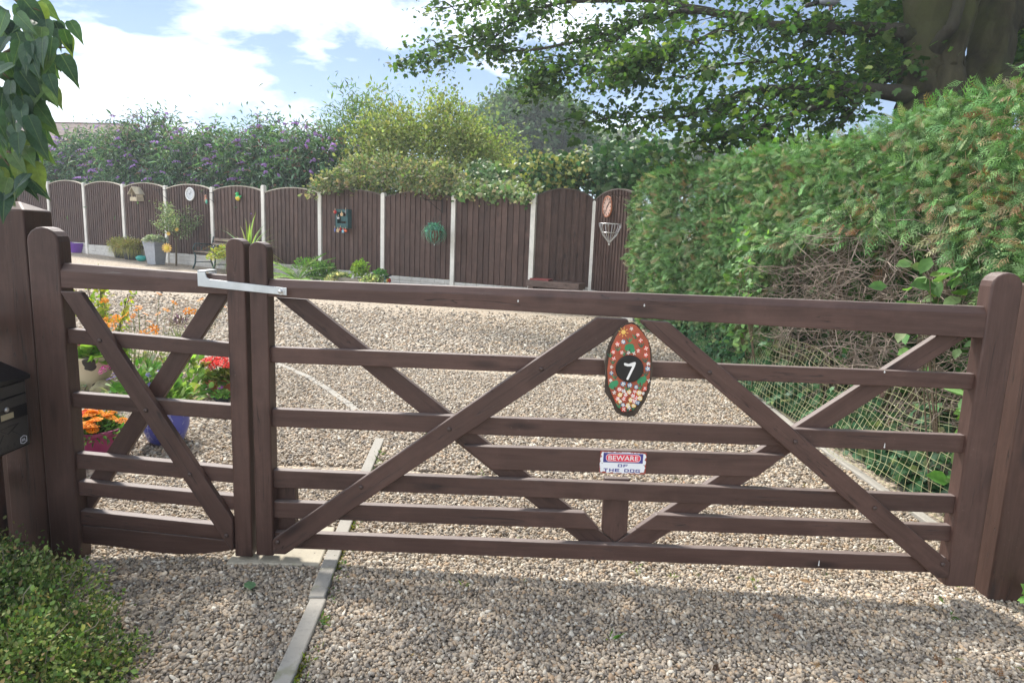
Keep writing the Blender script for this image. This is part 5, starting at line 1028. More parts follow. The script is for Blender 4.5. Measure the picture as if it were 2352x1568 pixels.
# top, near end and back of the hedge
n = 9000; y = rng.uniform(.05, 9., n); x = hx(y, htop(y))+rng.random(n)*1.1; z = htop(y)+rng.normal(0, .05, n)+.06*np.sin(y*2.3+x*3)-.02; Pp = np.stack([x, y, z], 1); parts_.append(scatter(*T_THUJA, Pp-HO, rots(np.array([-.6, -.4, .12])+unit(n)*.7, unit(n, (0, 0, 1))), .085*np.exp(rng.normal(0, .22, n)), cmix(n, [(.14, .29, .08), (.19, .36, .12), (.27, .42, .16), (.36, .22, .10)], [5, 4, 2, .7])))
n = 4500; x = rng.uniform(3.44, 4.5, n); z = rng.uniform(.05, 2.15, n); y = .12+np.abs(rng.normal(0, .08, n))+.1*np.sin(z*4+x*5); k_ = ~((x < 3.75) & (z < 1.05)); Pp = np.stack([x, y, z], 1)[k_]; n = len(Pp); parts_.append(scatter(*T_THUJA, Pp-HO, rots(np.array([-.4, -.7, -.1])+unit(n)*.7, np.array([-.3, -1, .4])+unit(n)*.7), .085*np.exp(rng.normal(0, .2, n)), cmix(n, [(.14, .29, .08), (.18, .36, .12), (.26, .42, .16)], [4, 4, 2])))
n = 15000; y = rng.uniform(.1, 9., n); z = rng.uniform(0, 2.15, n); x = 4.3+rng.normal(0, .14, n); Pp = np.stack([x, y, z], 1); parts_.append(scatter(*T_LANCE, Pp-HO, rots(unit(n, (.6, 0, .2)), unit(n)), .22*np.exp(rng.normal(0, .2, n)), cmix(n, [(.06, .15, .04), (.09, .2, .05)], [1, 1])))
m_ = 600; yy = rng.uniform(.4, 3.7, m_); zz = rng.uniform(.15, 1.6, m_); hh = hole(yy, zz); k_ = (hh < 1.5) & (hh > .25); yy, zz = yy[k_], zz[k_]; m_ = len(yy); xx = hx(yy, zz)+rng.uniform(.05, .38, m_)
parts_.append(scatter(*T_THUJA, np.stack([xx, yy, zz], 1)-HO, rots(np.array([-.6, -.5, -.5])+unit(m_)*.7, unit(m_)), .075*np.exp(rng.normal(0, .25, m_)), cmix(m_, [(.24, .17, .115), (.30, .22, .15), (.18, .13, .09), (.10, .2, .08)], [3, 2, 2, 1.5])))
fol('foliage', parts_, CONIF, hd, kind='stuff')
# trunks and dry twigs in the hollow
for y in np.arange(.5, 9, .62):
    x = float(hx(y, 1))+.42+random.uniform(-.05, .05); P('trunk', MB().tube([(x-HO[0], y-HO[1], -.1), (x-HO[0]+random.uniform(-.06, .06), y-HO[1]+random.uniform(-.08, .08), 1.1), (x-HO[0], y-HO[1]+random.uniform(-.1, .1), 2.3)], [.035, .028, .015], 7), STEM, hd, smooth=True)
tw = MB()
for k in range(1500):
    y = random.uniform(.35, 3.8); z = random.uniform(.2, 1.65)
    if hole(y, z) > 1.25: continue
    x = float(hx(y, z))+random.uniform(.02, .40); a = random.gauss(0, .5); L = random.uniform(.15, .5); d_ = Vector((-.55+random.gauss(0, .25), -.75*math.cos(a)*random.choice((1, 1, -.6)), random.gauss(0, .28))).normalized()
    p0 = Vector((x-HO[0], y-HO[1], z)); pts = [p0]; dd = d_.copy(); bend = Vector((random.gauss(0, .2), random.gauss(0, .25), random.gauss(.05, .3)))
    for j in range(5): dd = (dd+bend*.5+Vector((random.gauss(0, .22), random.gauss(0, .22), random.gauss(0, .22)))).normalized(); pts.append(pts[-1]+dd*L/5); r_ = random.choice((.0016, .0022, .0022, .0032)); tw.tube(pts, [r_*1.25, r_*1.1, r_, r_*.8, r_*.6, r_*.3], 4)
    for j in range(random.choice((1, 2, 2, 3))): q = pts[random.choice((1, 2, 3, 4))]; d2 = (d_+Vector((random.gauss(0, .6), random.gauss(0, .6), random.gauss(0, .6)))).normalized(); tw.tube([q, q+d2*L*.15, q+d2*L*.27+Vector((random.gauss(0, .02), random.gauss(0, .02), random.gauss(0, .03)))], [r_*.7, r_*.55, r_*.25], 4)
for k in range(9):
    y = random.uniform(.8, 3.2); z = random.uniform(.5, 1.2); p0 = Vector((float(hx(y, z))+.38-HO[0], y-HO[1], z)); d_ = Vector((-.6, random.uniform(-.7, .7), random.uniform(-.3, .5))); tw.tube([p0, p0+d_*.25, p0+d_*.45+Vector((0, -.06, .05))], [.014, .011, .006], 6)
P('dry_twigs', tw, TWIGM, hd, smooth=True, kind='stuff')
# broad-leaved suckers in the hedge
def sprig(n, c, r_, size, cols, wts, T=T_OVAL, bias=(-.6, -.5, -.1)):
    c = np.array(c); Pp = c+rng.normal(0, 1, (n, 3))*np.array(r_); return scatter(*T, Pp, rots(np.array(bias)+unit(n)*.6, np.array([-.7, -.5, .6])+unit(n)*.4), size*np.exp(rng.normal(0, .22, n)), cmix(n, cols, wts))
SUCK = ([(.14, .28, .08), (.22, .36, .14), (.10, .20, .06)], [2, 1, 1])
for lab, pr in (('broad leaved sucker growing out of the hedge beside the bare hollow', [((float(hx(3.6, 1.2))-.05, 3.6, 1.20), (.05, .22, .22), .075, 130)]), ('leafy elder shoot poking out of the hedge above the top rail', [((float(hx(.95, 1.2))-.10, .95, 1.20), (.06, .13, .09), .11, 24), ((float(hx(.95, .9))-.05, 1.0, .95), (.05, .15, .15), .09, 26)]), ('rose like sucker low in the hedge beside the hanging stile', [((3.40, .55, .62), (.04, .10, .20), .085, 60)]), ('leafy bramble low in the hedge under the top rail', [((float(hx(3.9, .7))-.02, 3.9, .72), (.06, .22, .15), .08, 70)])):
    o = thing('hedge_sucker', lab, 'plant', (*pr[0][0][:2], 0)); L0 = np.array([*pr[0][0][:2], 0]); fol('leaves', [sprig(n_, np.array(c_)-L0, r_, s_, *SUCK) for c_, r_, s_, n_ in pr], LEAF, o); st = MB()
    for k in range(6): st.tube([(.15, 0, 0 if k == 0 else .3), (.05, random.uniform(-.1, .1), pr[0][0][2]*.6), (random.uniform(-.1, .03), random.uniform(-.2, .2), pr[0][0][2]+random.uniform(-.1, .15))], [.006, .004, .002], 5)
    P('stems', st, STEM, o, kind='stuff')
# ivy over the hedge foot
n = 3800; y = .3+rng.random(n)**1.2*7.5; z = np.abs(rng.normal(0, .22, n))+.01; x = hx(y, z)-.02+rng.normal(0, .05, n)+.05; Pp = np.stack([x, y, z+gz(x, y)], 1)
iv = thing('ivy_mat', 'dark ivy and undergrowth trailing through the netting at the hedge foot', 'ivy', (3.55, 3, 0)); fol('leaves', [scatter(*T_IVY, Pp-np.array([3.55, 3, 0]), rots(np.array([-.5, -.3, -.5])+unit(n)*.7, np.array([-.8, -.4, .6])+unit(n)*.5), .058*np.exp(rng.normal(0, .3, n)), cmix(n, [(.035, .10, .04), (.06, .15, .06), (.10, .2, .09), (.2, .26, .1)], [4, 3, 2, .5]))], LEAFS, iv)
P('stems', MB().tube([(.05, k_*.5, .0) for k_ in range(-5, 9)], .006, 5), STEM, iv)
# netting hung over the hedge foot
def nx(y, s): # s: 0 bottom .. 1 top
    return np.interp(y, [.3, 2, 4.2, 6, 8], [3.43, 3.42, 3.44, 3.42, 3.42])-.02+.06*s+.03*np.sin(y*3+s*2)
def netp(y, s):
    h = .06+ (.62+.05*math.sin(y*2.1))*s; sag = .05*math.sin(y*5)*s; return Vector((float(nx(y, s))+.05*s*s+.02*math.sin(y*9+s*7), y+sag*.3-.25*s, h+.02*math.sin(y*6+s*4)+float(gz(3.4, y))))
nm = MB(); ys_ = np.linspace(.35, 7.6, 120)
for s_ in np.linspace(0, 1, 13): nm.tube([netp(yy, s_) for yy in ys_[::2]], .0016, 3, cap=False)
for yy in ys_: nm.tube([netp(yy+.22*s_+.03*math.sin(s_*5+yy*3), s_) for s_ in np.linspace(0, 1, 7)], .0016, 3, cap=False)
o = thing('garden_net', 'pale green plastic netting draped over the foot of the hedge', 'net', (0, 0, 0)); P('mesh', nm, M_plain('net_plastic', (.48, .48, .26), .6, .15), o, kind='stuff')
# ivy sprig at the right post
o = thing('ivy_sprig', 'young bright ivy sprig at the foot of the right gate post', 'ivy', (3.30, -.02, float(gz(3.3, 0)))); fol('leaves', [sprig(26, (.04, -.03, .10), (.04, .03, .06), .055, [(.12, .32, .06), (.2, .42, .1)], [1, 1], T_IVY, (-.3, -.8, .2))], LEAF, o); P('stem', MB().tube([(.06, .02, 0), (.05, -.01, .1), (.04, -.02, .2)], .003, 5), STEM, o)
# ------------------------------------------------------------------ shrubs behind the fence
def clumps(blobs, ncl, per, cr, shell=.75):
    """points gathered in clumps over the upper shell of a set of ellipsoids -> positions, outward directions"""
    Pp, Dd = [], []; w_ = np.array([b[3]*b[4]+b[3]*b[5] for b in blobs]); w_ = w_/w_.sum()
    for b, k in zip(blobs, rng.multinomial(ncl, w_)):
        d = unit(k, (0, 0, .35)); rad = np.clip(rng.normal(.92, .12, (k, 1)), .45, 1.15); c = np.array(b[:3])+d*rad*np.array(b[3:6])
        n = max(1, int(per)); q = np.repeat(c, n, 0)+rng.normal(0, 1, (k*n, 3))*cr*np.repeat(np.exp(rng.normal(0, .3, (k, 1))), n, 0)*np.array([1, 1, .8]); Pp.append(q); Dd.append(np.repeat(d, n, 0))
    return np.concatenate(Pp), np.concatenate(Dd)
def bush(name, label, cat, base, blobs, ncl, per, cr, T, size, cols, wts, mat=LEAF, group=None, droop=.0, stems=7, part_name='foliage', dv=.25):
    base = np.array(base, float); o = thing(name, label, cat, base, 0, group)
    Pp, D = clumps(blobs, ncl, per, cr); n = len(Pp); dirs = D*.8+unit(n)*.8; dirs[:, 2] -= droop; Pp[:, 2] = np.maximum(Pp[:, 2], .02)
    cc = cmix(ncl*int(per) if False else n, cols, wts, dv)
    fol(part_name, [scatter(*T, Pp, rots(dirs, D+unit(n)*.6+np.array([0, 0, .5])), size*np.exp(rng.normal(0, .25, n)), cc)], mat, o)
    st = MB()
    for k in range(stems):
        b = blobs[k % len(blobs)]; tip = np.array(b[:3])+rng.normal(0, .4, 3)*np.array(b[3:6]); st.tube([(b[0]*.3, b[1]*.3, -.1), tuple(tip*np.array([.6, .6, .5])+rng.normal(0, .1, 3)), tuple(tip)], [.05, .035, .012], 6)
    P('stems', st, STEM, o, smooth=True, kind='stuff'); return o
def behind(vx, dist, vy=430):   # a spot on the ground behind the fence, seen above vx
    p = onF(vx, vy, -dist); return np.array([p[0], p[1], float(gz(p[0], p[1]))])
BUD = ([(.09, .17, .10), (.13, .22, .13), (.22, .31, .22), (.05, .10, .06)], [4, 4, 2.5, 3])
def hz(vx, vy, base): # height over the base that shows at vy
    d = ray(vx, vy); t_ = (base[1]-CAM[1])/d[1]; return CAM[2]+d[2]*t_-base[2]
buds = [(60, 330, 2.2, 'buddleia bush with purple flowers beside the climber'), (190, 300, 2.3, 'buddleia bush with purple flowers in front of the tiled roof'), (345, 252, 2.0, 'tallest buddleia bush with arching flowering shoots'), (480, 285, 2.0, 'buddleia bush with purple flowers above the white clock'), (610, 272, 2.0, 'buddleia bush with brown seed heads above the raised fence post'), (715, 290, 1.9, 'buddleia bush with sparse purple flowers beside the golden shrub')]
for vx, vt, dist, lab in buds:
    base = behind(vx, dist); H_ = hz(vx, vt, base); blobs = [(0, 0, H_*.42, 1.5, 1.2, H_*.40), (-.8, .2, H_*.5, 1.1, 1., H_*.34), (.8, -.2, H_*.52, 1.1, 1., H_*.34), (.1, .1, H_*.72, .9, .8, H_*.24)]
    o = bush('buddleia_bush', lab, 'shrub', base, blobs, 320, 44, .26, T_BUD, .165, *BUD, group='buddleias behind the fence', droop=.6)
    # flower spikes: purple fresh, brown spent, arching out of the foliage
    Pp, D = clumps(blobs, 420, 1, .1); V_, F_, C_ = [], [], []; b = 0
    for p, d_ in zip(Pp, D):
        dr_ = np.array([d_[0]*.9+random.gauss(0, .4), d_[1]*.9-.35+random.gauss(0, .4), random.uniform(-.1, .5)]); dr_ /= np.linalg.norm(dr_); L = random.uniform(.2, .42); pur = random.random() < .42; m = 5
        col = np.array((.55, .33, .72) if pur else (.34, .20, .14))*random.uniform(.75, 1.2); p = p+d_*.26
        for j in range(m):
            t_ = j/m; q = p+dr_*L*t_+np.array([0, 0, -.5*L*t_*t_]); r_ = (.062 if pur else .034)*(1-t_*.75); vv = q+unit(8)*r_; ff = np.array([(0, 1, 2), (2, 3, 4), (4, 5, 6), (6, 7, 0), (1, 3, 5), (5, 7, 2)]); V_.append(vv); F_.append(ff+b); C_.append(np.repeat([col], 8, 0)); b += 8
    part('flower_spikes', npmesh('flower_spikes', np.concatenate(V_), np.concatenate(F_), np.clip(np.concatenate(C_), 0, 1), [PETAL]), None, o, kind='stuff')
    # a few bare arching shoots against the sky
    st = MB()
    for k in range(14):
        a = random.uniform(0, 6.28); p0 = Vector((random.gauss(0, .7), random.gauss(0, .5), H_*random.uniform(.7, .92))); e = Vector((math.cos(a)*.5, math.sin(a)*.4, .55)); st.tube([p0, p0+e*.5, p0+e*.85+Vector((0, 0, -.03)), p0+e*1.0+Vector((math.cos(a)*.18, 0, -.18))], [.012, .009, .007, .012], 4)
    P('arching_shoots', st, TWIGM, o, kind='stuff')
GOLD = ([(.23, .28, .08), (.31, .35, .12), (.15, .19, .06), (.40, .41, .16)], [4, 4, 2, 1])
base = behind(985, 2.6); H_ = hz(985, 232, base)
bush('golden_privet', 'big rounded yellow green shrub behind the middle fence panels', 'shrub', base, [(0, 0, H_*.45, 2.1, 1.5, H_*.45), (-1.1, .2, H_*.55, 1.2, 1.1, H_*.40), (1.2, -.2, H_*.42, 1.4, 1.2, H_*.36), (2.1, -.5, H_*.32, .8, .9, H_*.26), (.3, .2, H_*.72, 1.1, 1.0, H_*.27)], 820, 44, .2, T_OVAL, .08, *GOLD)
base = behind(835, 3.2); H_ = hz(835, 208, base)
bush('mixed_shrub', 'tall darker green shrub with a few purple spikes beside the golden shrub', 'shrub', base, [(0, 0, H_*.4, 1.4, 1.2, H_*.38), (-.3, 0, H_*.66, .8, .8, H_*.30), (.7, .3, H_*.6, .7, .7, H_*.34)], 230, 44, .22, T_LANCE, .17, [(.11, .19, .07), (.17, .25, .09), (.22, .27, .12)], [3, 3, 1], group=None, droop=.1)
base = behind(1000, 5.0); H_ = hz(1000, 190, base)
bush('wispy_tree', 'airy hazel tree rising behind the golden shrub', 'tree', base, [(-1.6, 0, H_*.8, .8, .8, H_*.16), (0, 0, H_*.78, 1.2, 1., H_*.17), (1.9, 0, H_*.70, .8, .8, H_*.14), (0, 0, H_*.5, 2.2, 1.4, H_*.3)], 130, 34, .2, T_OVAL, .10, [(.17, .24, .08), (.24, .30, .12)], [1, 1], part_name='crown')
# bramble tumbling over the fence top
BRAM = ([(.18, .23, .11), (.28, .31, .18), (.33, .28, .18), (.10, .15, .06)], [4, 3, 3, 2]); pb = onF(905, 430, -.25); o = thing('bramble_thicket', 'pale bramble with brown seed heads tumbling over the fence top', 'bramble', (pb[0], pb[1], float(gz(pb[0], pb[1]))), FROT); bz = o.location[2]
bl = []
for vx, vy, rx, rz_ in ((752, 432, .40, .16), (775, 422, .45, .20), (830, 405, .7, .32), (910, 400, .8, .36), (985, 412, .7, .30), (1050, 432, .6, .18)):
    q = onF(vx, vy, -.10); bl.append((float((q-pb)@FEX), float((q-pb)@FNI), q[2]-bz, rx, .4, rz_))
Pp, D = clumps(bl, 210, 26, .10); n = len(Pp); fol('leaves', [scatter(*T_OVAL, Pp, rots(D+unit(n)*.8, unit(n, (0, -.5, 1))), .075*np.exp(rng.normal(0, .3, n)), cmix(n, *BRAM))], LEAF, o)
Pp, D = clumps(bl, 60, 26, .05); n = len(Pp); fol('seed_heads', [scatter(*T_DIA, Pp+D*.12, rots(unit(n), unit(n)), .03*np.ones(n), cmix(n, [(.30, .22, .13), (.38, .30, .2)], [1, 1]))], LEAF, o, kind='stuff')
st = MB()
for b in bl: st.tube([(b[0]*.8, .5, 0), (b[0], .3, b[2]*.6), (b[0]+.1, b[1], b[2])], [.015, .012, .008], 5)
P('canes', st, STEM, o, kind='stuff')
# trellis with ivy behind the end panels
q0 = atY(1150, 440, 13.2); q1 = atY(1395, 440, 12.2); dT = q1-q0; LT = float(np.hypot(dT[0], dT[1])); aT = math.atan2(dT[1], dT[0])
tz = hz(1150, 388, np.array([q0[0], 13.2, 0.]))
tl = thing('slatted_trellis', 'weathered horizontal slat trellis standing behind the end of the fence', 'trellis', (q0[0], q0[1], 0), aT)
for k in range(7): P('slat', MB().box((-.1, -.012, -.03), (LT+.1, .012, .03)), SLATW, tl, loc=(0, 0, tz-.05-.16*k))
for x in (0, LT*.5, LT): P('post', MB().box((-.04, -.04, -.04), (tz+.03, .04, .04)), SLATW, tl, loc=(x, .055, 0), rot=(0, R(-90), 0))
IVYV = ([(.42, .42, .12), (.30, .34, .10), (.09, .17, .05), (.05, .12, .04)], [3, 2, 4, 3])
def climber_mass(name, label, regions, T, size, cols, wts, per, ncl, cr, mat=LEAFS):
    c0 = atY(regions[0][0], regions[0][1], regions[0][2]); o = thing(name, label, 'ivy', (c0[0], c0[1], float(gz(c0[0], c0[1]))), 0); L0 = np.array(o.location); bl = []
    for vx, vy, Yd, rx, rz_ in regions: q = atY(vx, vy, Yd)-L0; bl.append((q[0], q[1], q[2], rx, .35, rz_))
    Pp, D = clumps(bl, ncl, per, cr); n = len(Pp); fol('leaves', [scatter(*T, Pp, rots(np.array([0, -.4, -.7])+unit(n)*.6, np.array([0, -1, .6])+unit(n)*.5), size*np.exp(rng.normal(0, .28, n)), cmix(n, cols, wts))], mat, o); st = MB()
    for b in bl[:4]: st.tube([(b[0], b[1]+.2, 0), (b[0]+.1, b[1]+.1, b[2]*.5), (b[0], b[1], b[2])], [.03, .025, .012], 6)
    P('stems', st, STEM, o, kind='stuff')
climber_mass('variegated_ivy', 'yellow variegated ivy smothering the middle of the trellis', [(1270, 405, 12.4, .55, .30), (1310, 385, 12.3, .6, .22), (1235, 385, 12.5, .5, .18), (1360, 395, 12.1, .4, .25), (1262, 440, 12.2, .35, .2)], T_IVY, .085, *IVYV, 28, 150, .11)
climber_mass('green_ivy', 'glossy green ivy spilling over the fence left of the trellis', [(1120, 412, 12.9, .45, .28), (1075, 435, 13.0, .4, .16), (1150, 430, 12.8, .45, .2), (1020, 445, 13.2, .4, .10)], T_IVY, .095, [(.12, .22, .08), (.22, .30, .13), (.07, .14, .05), (.35, .38, .2)], [4, 3, 3, 2], 26, 110, .10)
climber_mass('spilling_ivy', 'pale ivy spilling over the fence top between the basket panel and the trellis', [(1080, 446, 11.75, .30, .10), (1125, 444, 11.5, .35, .12), (1165, 438, 11.35, .30, .10), (1040, 448, 11.95, .25, .06), (1205, 452, 11.15, .2, .08)], T_IVY, .075, [(.18, .28, .10), (.30, .36, .16), (.10, .18, .06), (.42, .42, .22)], [4, 3, 3, 2], 24, 75, .07)
climber_mass('dark_ivy', 'dark ivy mass between the trellis and the conifer hedge', [(1420, 385, 11.6, .45, .45), (1460, 385, 10.6, .45, .32), (1400, 420, 11.8, .3, .3), (1500, 378, 9.8, .4, .22)], T_IVY, .10, [(.05, .12, .05), (.09, .18, .07), (.15, .22, .10)], [3, 3, 1], 30, 150, .12)

# ------------------------------------------------------------------ trees
def limb_pts(L): # (vx, vy, depth along the view axis, radius)
    return [atD(a, b, c) for a, b, c, _ in L], [r_ for *_, r_ in L]
TB = atD(2200, 250, 8.7); tb = np.array([TB[0], TB[1], float(gz(TB[0], TB[1]))])
sy = thing('sycamore_tree', 'large many stemmed sycamore with spreading limbs behind the conifer hedge', 'tree', tb)
def fluted(pts, rad, n=28, ph=0., amp=.13):
    pts = [Vector(p) for p in pts]; m = len(pts); vs_ = []; prev = None
    for i, p in enumerate(pts):
        d = (pts[min(i+1, m-1)]-pts[max(i-1, 0)]).normalized(); a = (d.cross(Vector((0, 1, 0))) if prev is None else prev-d*prev.dot(d)).normalized(); prev = a; b = d.cross(a)
        for k in range(n): t_ = 2*math.pi*k/n; f = 1+amp*math.cos(4*t_+ph+i*.12)+amp*.6*math.cos(7*t_+1.7*ph-i*.09)+.04*mnoise.noise(Vector((math.cos(t_)*2, math.sin(t_)*2, i*.6+ph))); vs_.append(tuple(p+(a*math.cos(t_)+b*math.sin(t_))*rad[i]*f))
    return MB().add(vs_, [(j*n+k, j*n+(k+1) % n, (j+1)*n+(k+1) % n, (j+1)*n+k) for j in range(m-1) for k in range(n)]+[tuple(range(n-1, -1, -1)), tuple(range((m-1)*n, m*n))])
def tpart(name, L, mat, n=10, rel=True):
    p, r_ = limb_pts(L); 
    # subdivide for a smooth, slightly uneven limb
    p = np.array(p); s_ = np.linspace(0, len(p)-1, (len(p)-1)*4+1); q = np.stack([np.interp(s_, range(len(p)), p[:, i]) for i in range(3)], 1); q[1:-1] = (q[:-2]+q[1:-1]*2+q[2:])/4; rr = np.interp(s_, range(len(p)), r_)
    q[1:-1] += rng.normal(0, .07, (len(q)-2, 3))*rr[1:-1, None]; rr = rr*np.exp(rng.normal(0, .03, len(rr)))
    return P(name, fluted([tuple(v_-tb) for v_ in q], list(rr), 30, random.uniform(0, 6)) if n > 12 and mat is BARK else MB().tube([tuple(v_-tb) for v_ in q], list(rr), n), mat, sy, smooth=True), q
g0 = tb-np.array([0, 0, .2])
def down(vx, vy, d): # a point straight below on the ground, expressed like the limb points
    return None
for nm, L in (('trunk', [(2150, 420, 8.7, .58), (2144, 250, 8.7, .46), (2138, 180, 8.7, .38), (2140, 80, 8.7, .345), (2146, -20, 8.7, .33), (2160, -260, 8.9, .28)]),
              ('stem', [(2190, 420, 8.5, .40), (2180, 240, 8.45, .24), (2186, 150, 8.38, .14), (2203, 85, 8.33, .11), (2226, 15, 8.3, .10), (2250, -70, 8.3, .09)]),
              ('stem', [(2225, 420, 8.9, .52), (2248, 225, 8.9, .36), (2272, 130, 9.0, .27), (2290, 50, 9.05, .27), (2310, -40, 9.1, .27), (2340, -200, 9.3, .24)]),
              ('limb', [(2140, 150, 8.7, .16), (2160, 92, 8.30, .09), (2186, 62, 8.12, .075), (2200, 20, 8.1, .07), (2206, -30, 8.1, .06)]),
              ('limb', [(2250, 215, 8.8, .18), (2310, 178, 8.55, .11), (2400, 140, 8.4, .08), (2500, 100, 8.3, .06)])): tpart(nm, L, BARK if nm != 'limb' else LIMB, 14)
LIMBS = [[(2140, 112, 8.75, 0.16), (2105, 92, 8.68, 0.12), (2060, 70, 8.6, 0.102), (1947, 66, 8.6, 0.09), (1834, 65, 8.8, 0.072), (1773, 58, 9.0, 0.066), (1705, 36, 9.2, 0.06), (1592, 24, 9.5, 0.054), (1512, 34, 9.8, 0.048), (1450, 59, 10., 0.042), (1356, 90, 10.3, 0.03), (1231, 115, 10.6, 0.021), (1130, 119, 10.9, 0.012)],
         [(1640, 26, 9.4, 0.042), (1500, 0, 9.9, 0.036), (1294, 4, 10.4, 0.03), (1231, 22, 10.6, 0.027), (1169, 59, 10.9, 0.021), (1119, 100, 11.1, 0.0168), (1053, 112, 11.4, 0.012), (950, 130, 11.8, 0.008)],
         [(2140, 238, 8.75, 0.17), (2105, 224, 8.6, 0.13), (2012, 207, 8.4, 0.09), (1915, 200, 8.3, 0.072), (1834, 208, 8.4, 0.06), (1753, 202, 8.6, 0.048), (1689, 216, 8.8, 0.033), (1640, 242, 9.0, 0.027), (1592, 267, 9.1, 0.024), (1500, 270, 9.3, 0.0192), (1419, 269, 9.5, 0.0144), (1330, 285, 9.7, 0.008)],
         [(1960, 206, 8.3, 0.054), (1899, 239, 8.1, 0.042), (1818, 262, 8.0, 0.033), (1773, 281, 8.0, 0.027), (1721, 303, 8.0, 0.021), (1650, 316, 8.1, 0.015), (1570, 330, 8.2, 0.008)],
         [(1792, 208, 8.5, 0.03), (1753, 249, 8.4, 0.024), (1721, 281, 8.3, 0.018), (1679, 323, 8.2, 0.012), (1640, 350, 8.2, 0.008)],
         [(2105, 150, 8.7, 0.072), (2050, 175, 8.9, 0.06), (1990, 205, 9.2, 0.042), (1900, 160, 9.6, 0.03), (1780, 140, 10., 0.024), (1650, 150, 10.4, 0.018), (1560, 180, 10.6, 0.009)],
         [(1705, 36, 9.2, 0.036), (1640, 75, 9.0, 0.03), (1600, 95, 8.9, 0.024), (1540, 120, 8.8, 0.018), (1470, 150, 8.8, 0.012), (1400, 165, 8.9, 0.008)],
         [(1450, 59, 10., 0.024), (1400, 110, 9.9, 0.015), (1310, 150, 9.9, 0.0096), (1225, 200, 9.9, 0.008)],
         [(2120, 0, 8.8, 0.072), (2040, -40, 8.9, 0.06), (1920, -60, 9.1, 0.048), (1750, -40, 9.4, 0.036), (1500, -50, 10., 0.03), (1200, -20, 10.8, 0.018), (1020, 20, 11.4, 0.009)],
         [(2120, -60, 9.0, 0.072), (2000, -160, 9.6, 0.06), (1800, -200, 10.4, 0.042), (1500, -220, 11.2, 0.024)],
         [(2340, 60, 9.0, 0.06), (2450, 0, 9.2, 0.048), (2600, -30, 9.5, 0.03)], [(1985, 206, 8.3, 0.03), (1960, 255, 8.2, 0.018), (1930, 290, 8.1, 0.009)]]
LP = []
for L in LIMBS: o_, q = tpart('limb', L, LIMB, 8); LP.append((q, L))
# twigs off the limbs, then leaves on the twigs
tw = MB(); anchors = []
for (q, L), dens_ in zip(LP, (46, 34, 34, 14, 7, 32, 30, 22, 46, 30, 22, 5)):
    for k in range(dens_):
        s_ = random.uniform(.22, 1.0); j = min(int(s_*(len(q)-1)), len(q)-2); p0 = q[j]+(q[j+1]-q[j])*random.random(); d_ = unit(1, (-.5, -.1, -.15))[0]; d_[2] *= .45; Lt = random.uniform(.35, 1.05)*(1.15-.5*s_); p1 = p0+d_*Lt*.5+np.array([0, 0, .04]); p2 = p0+d_*Lt+np.array([0, 0, -.10*Lt]); tw.tube([tuple(p0-tb), tuple(p1-tb), tuple(p2-tb)], [.014, .009, .004], 4)
        for t_ in (.3, .55, .8, 1.0): anchors.append(p0+(p2-p0)*t_)
P('twigs', tw, LIMB, sy, kind='stuff')
A_ = np.array(anchors); n = 17500; idx = rng.integers(0, len(A_), n); Pp = A_[idx]+rng.normal(0, 1, (n, 3))*np.array([.17, .17, .10]); dirs = np.array([-.25, -.25, -.35])+unit(n)*.75
crown = [scatter(*T_SYC, Pp-tb, rots(dirs, np.array([0, 0, 1.])+unit(n)*.65), .072*np.exp(rng.normal(0, .3, n)), cmix(n, [(.055, .11, .035), (.08, .15, .045), (.12, .21, .055), (.035, .075, .028), (.19, .26, .07)], [4, 4, 2.5, 3, .6], .2))]
# the crown goes on above the picture
n = 5000; cC = tb+np.array([-.2, 1.2, 8.6]); d = unit(n); Pp = cC+d*rng.uniform(.55, 1., (n, 1))*np.array([3.4, 3.4, 3.0]); crown.append(scatter(*T_SYC, Pp-tb, rots(unit(n, (0, 0, -.4)), unit(n, (0, 0, 1.2))), .20*np.exp(rng.normal(0, .25, n)), cmix(n, [(.055, .12, .035), (.085, .17, .045), (.13, .23, .06)], [1, 1, 1])))
n = 900; q = np.array([atD(random.uniform(2290, 2420), random.uniform(-30, 200), random.uniform(9.6, 11.)) for _ in range(n)]); crown.append(scatter(*T_SYC, q-tb, rots(unit(n, (0, 0, -.4)), unit(n, (0, 0, 1.2))), .14*np.exp(rng.normal(0, .25, n)), cmix(n, [(.06, .13, .04), (.1, .18, .05), (.16, .25, .07)], [1, 1, 1])))
n = 700; q = np.array([atD(random.uniform(1975, 2085), random.uniform(0, 180), random.uniform(9.4, 11.)) for _ in range(n)]); crown.append(scatter(*T_SYC, q-tb, rots(unit(n, (0, 0, -.4)), unit(n, (0, 0, 1.2))), .13*np.exp(rng.normal(0, .25, n)), cmix(n, [(.06, .13, .04), (.1, .18, .05), (.16, .25, .07)], [1, 1, 1])))
fol('crown', crown, LEAFT, sy)
# perched pigeon
q = atD(1908, 8, 8.6); o = thing('perched_pigeon', 'grey wood pigeon with a dark banded tail perched on an upper limb', 'bird', q, R(12)); PIG = M_plain('pigeon_grey', (.20, .20, .23), .7, .2); mb = MB(); mb.tube([(-.24, 0, -.03), (-.16, 0, 0), (-.06, 0, .02), (.04, 0, .04), (.10, 0, .09), (.125, 0, .135), (.15, 0, .15), (.17, 0, .14)], [.012, .03, .065, .075, .05, .032, .03, .008], 12); P('body', mb, PIG, o, smooth=True); P('tail_band', MB().tube([(-.36, 0, -.07), (-.24, 0, -.028), (-.19, 0, -.01)], [.028, .034, .03], 10), PBLK, o, smooth=True); P('collar', MB().tube([(.085, 0, .075), (.105, 0, .10)], [.056, .045], 12), WHITEP, o, smooth=True); P('feet', MB().tube([(.0, .02, -.03), (.0, .02, -.09)], .006, 5).tube([(.0, -.02, -.03), (.0, -.02, -.09)], .006, 5), PINKC, o, kind='stuff')

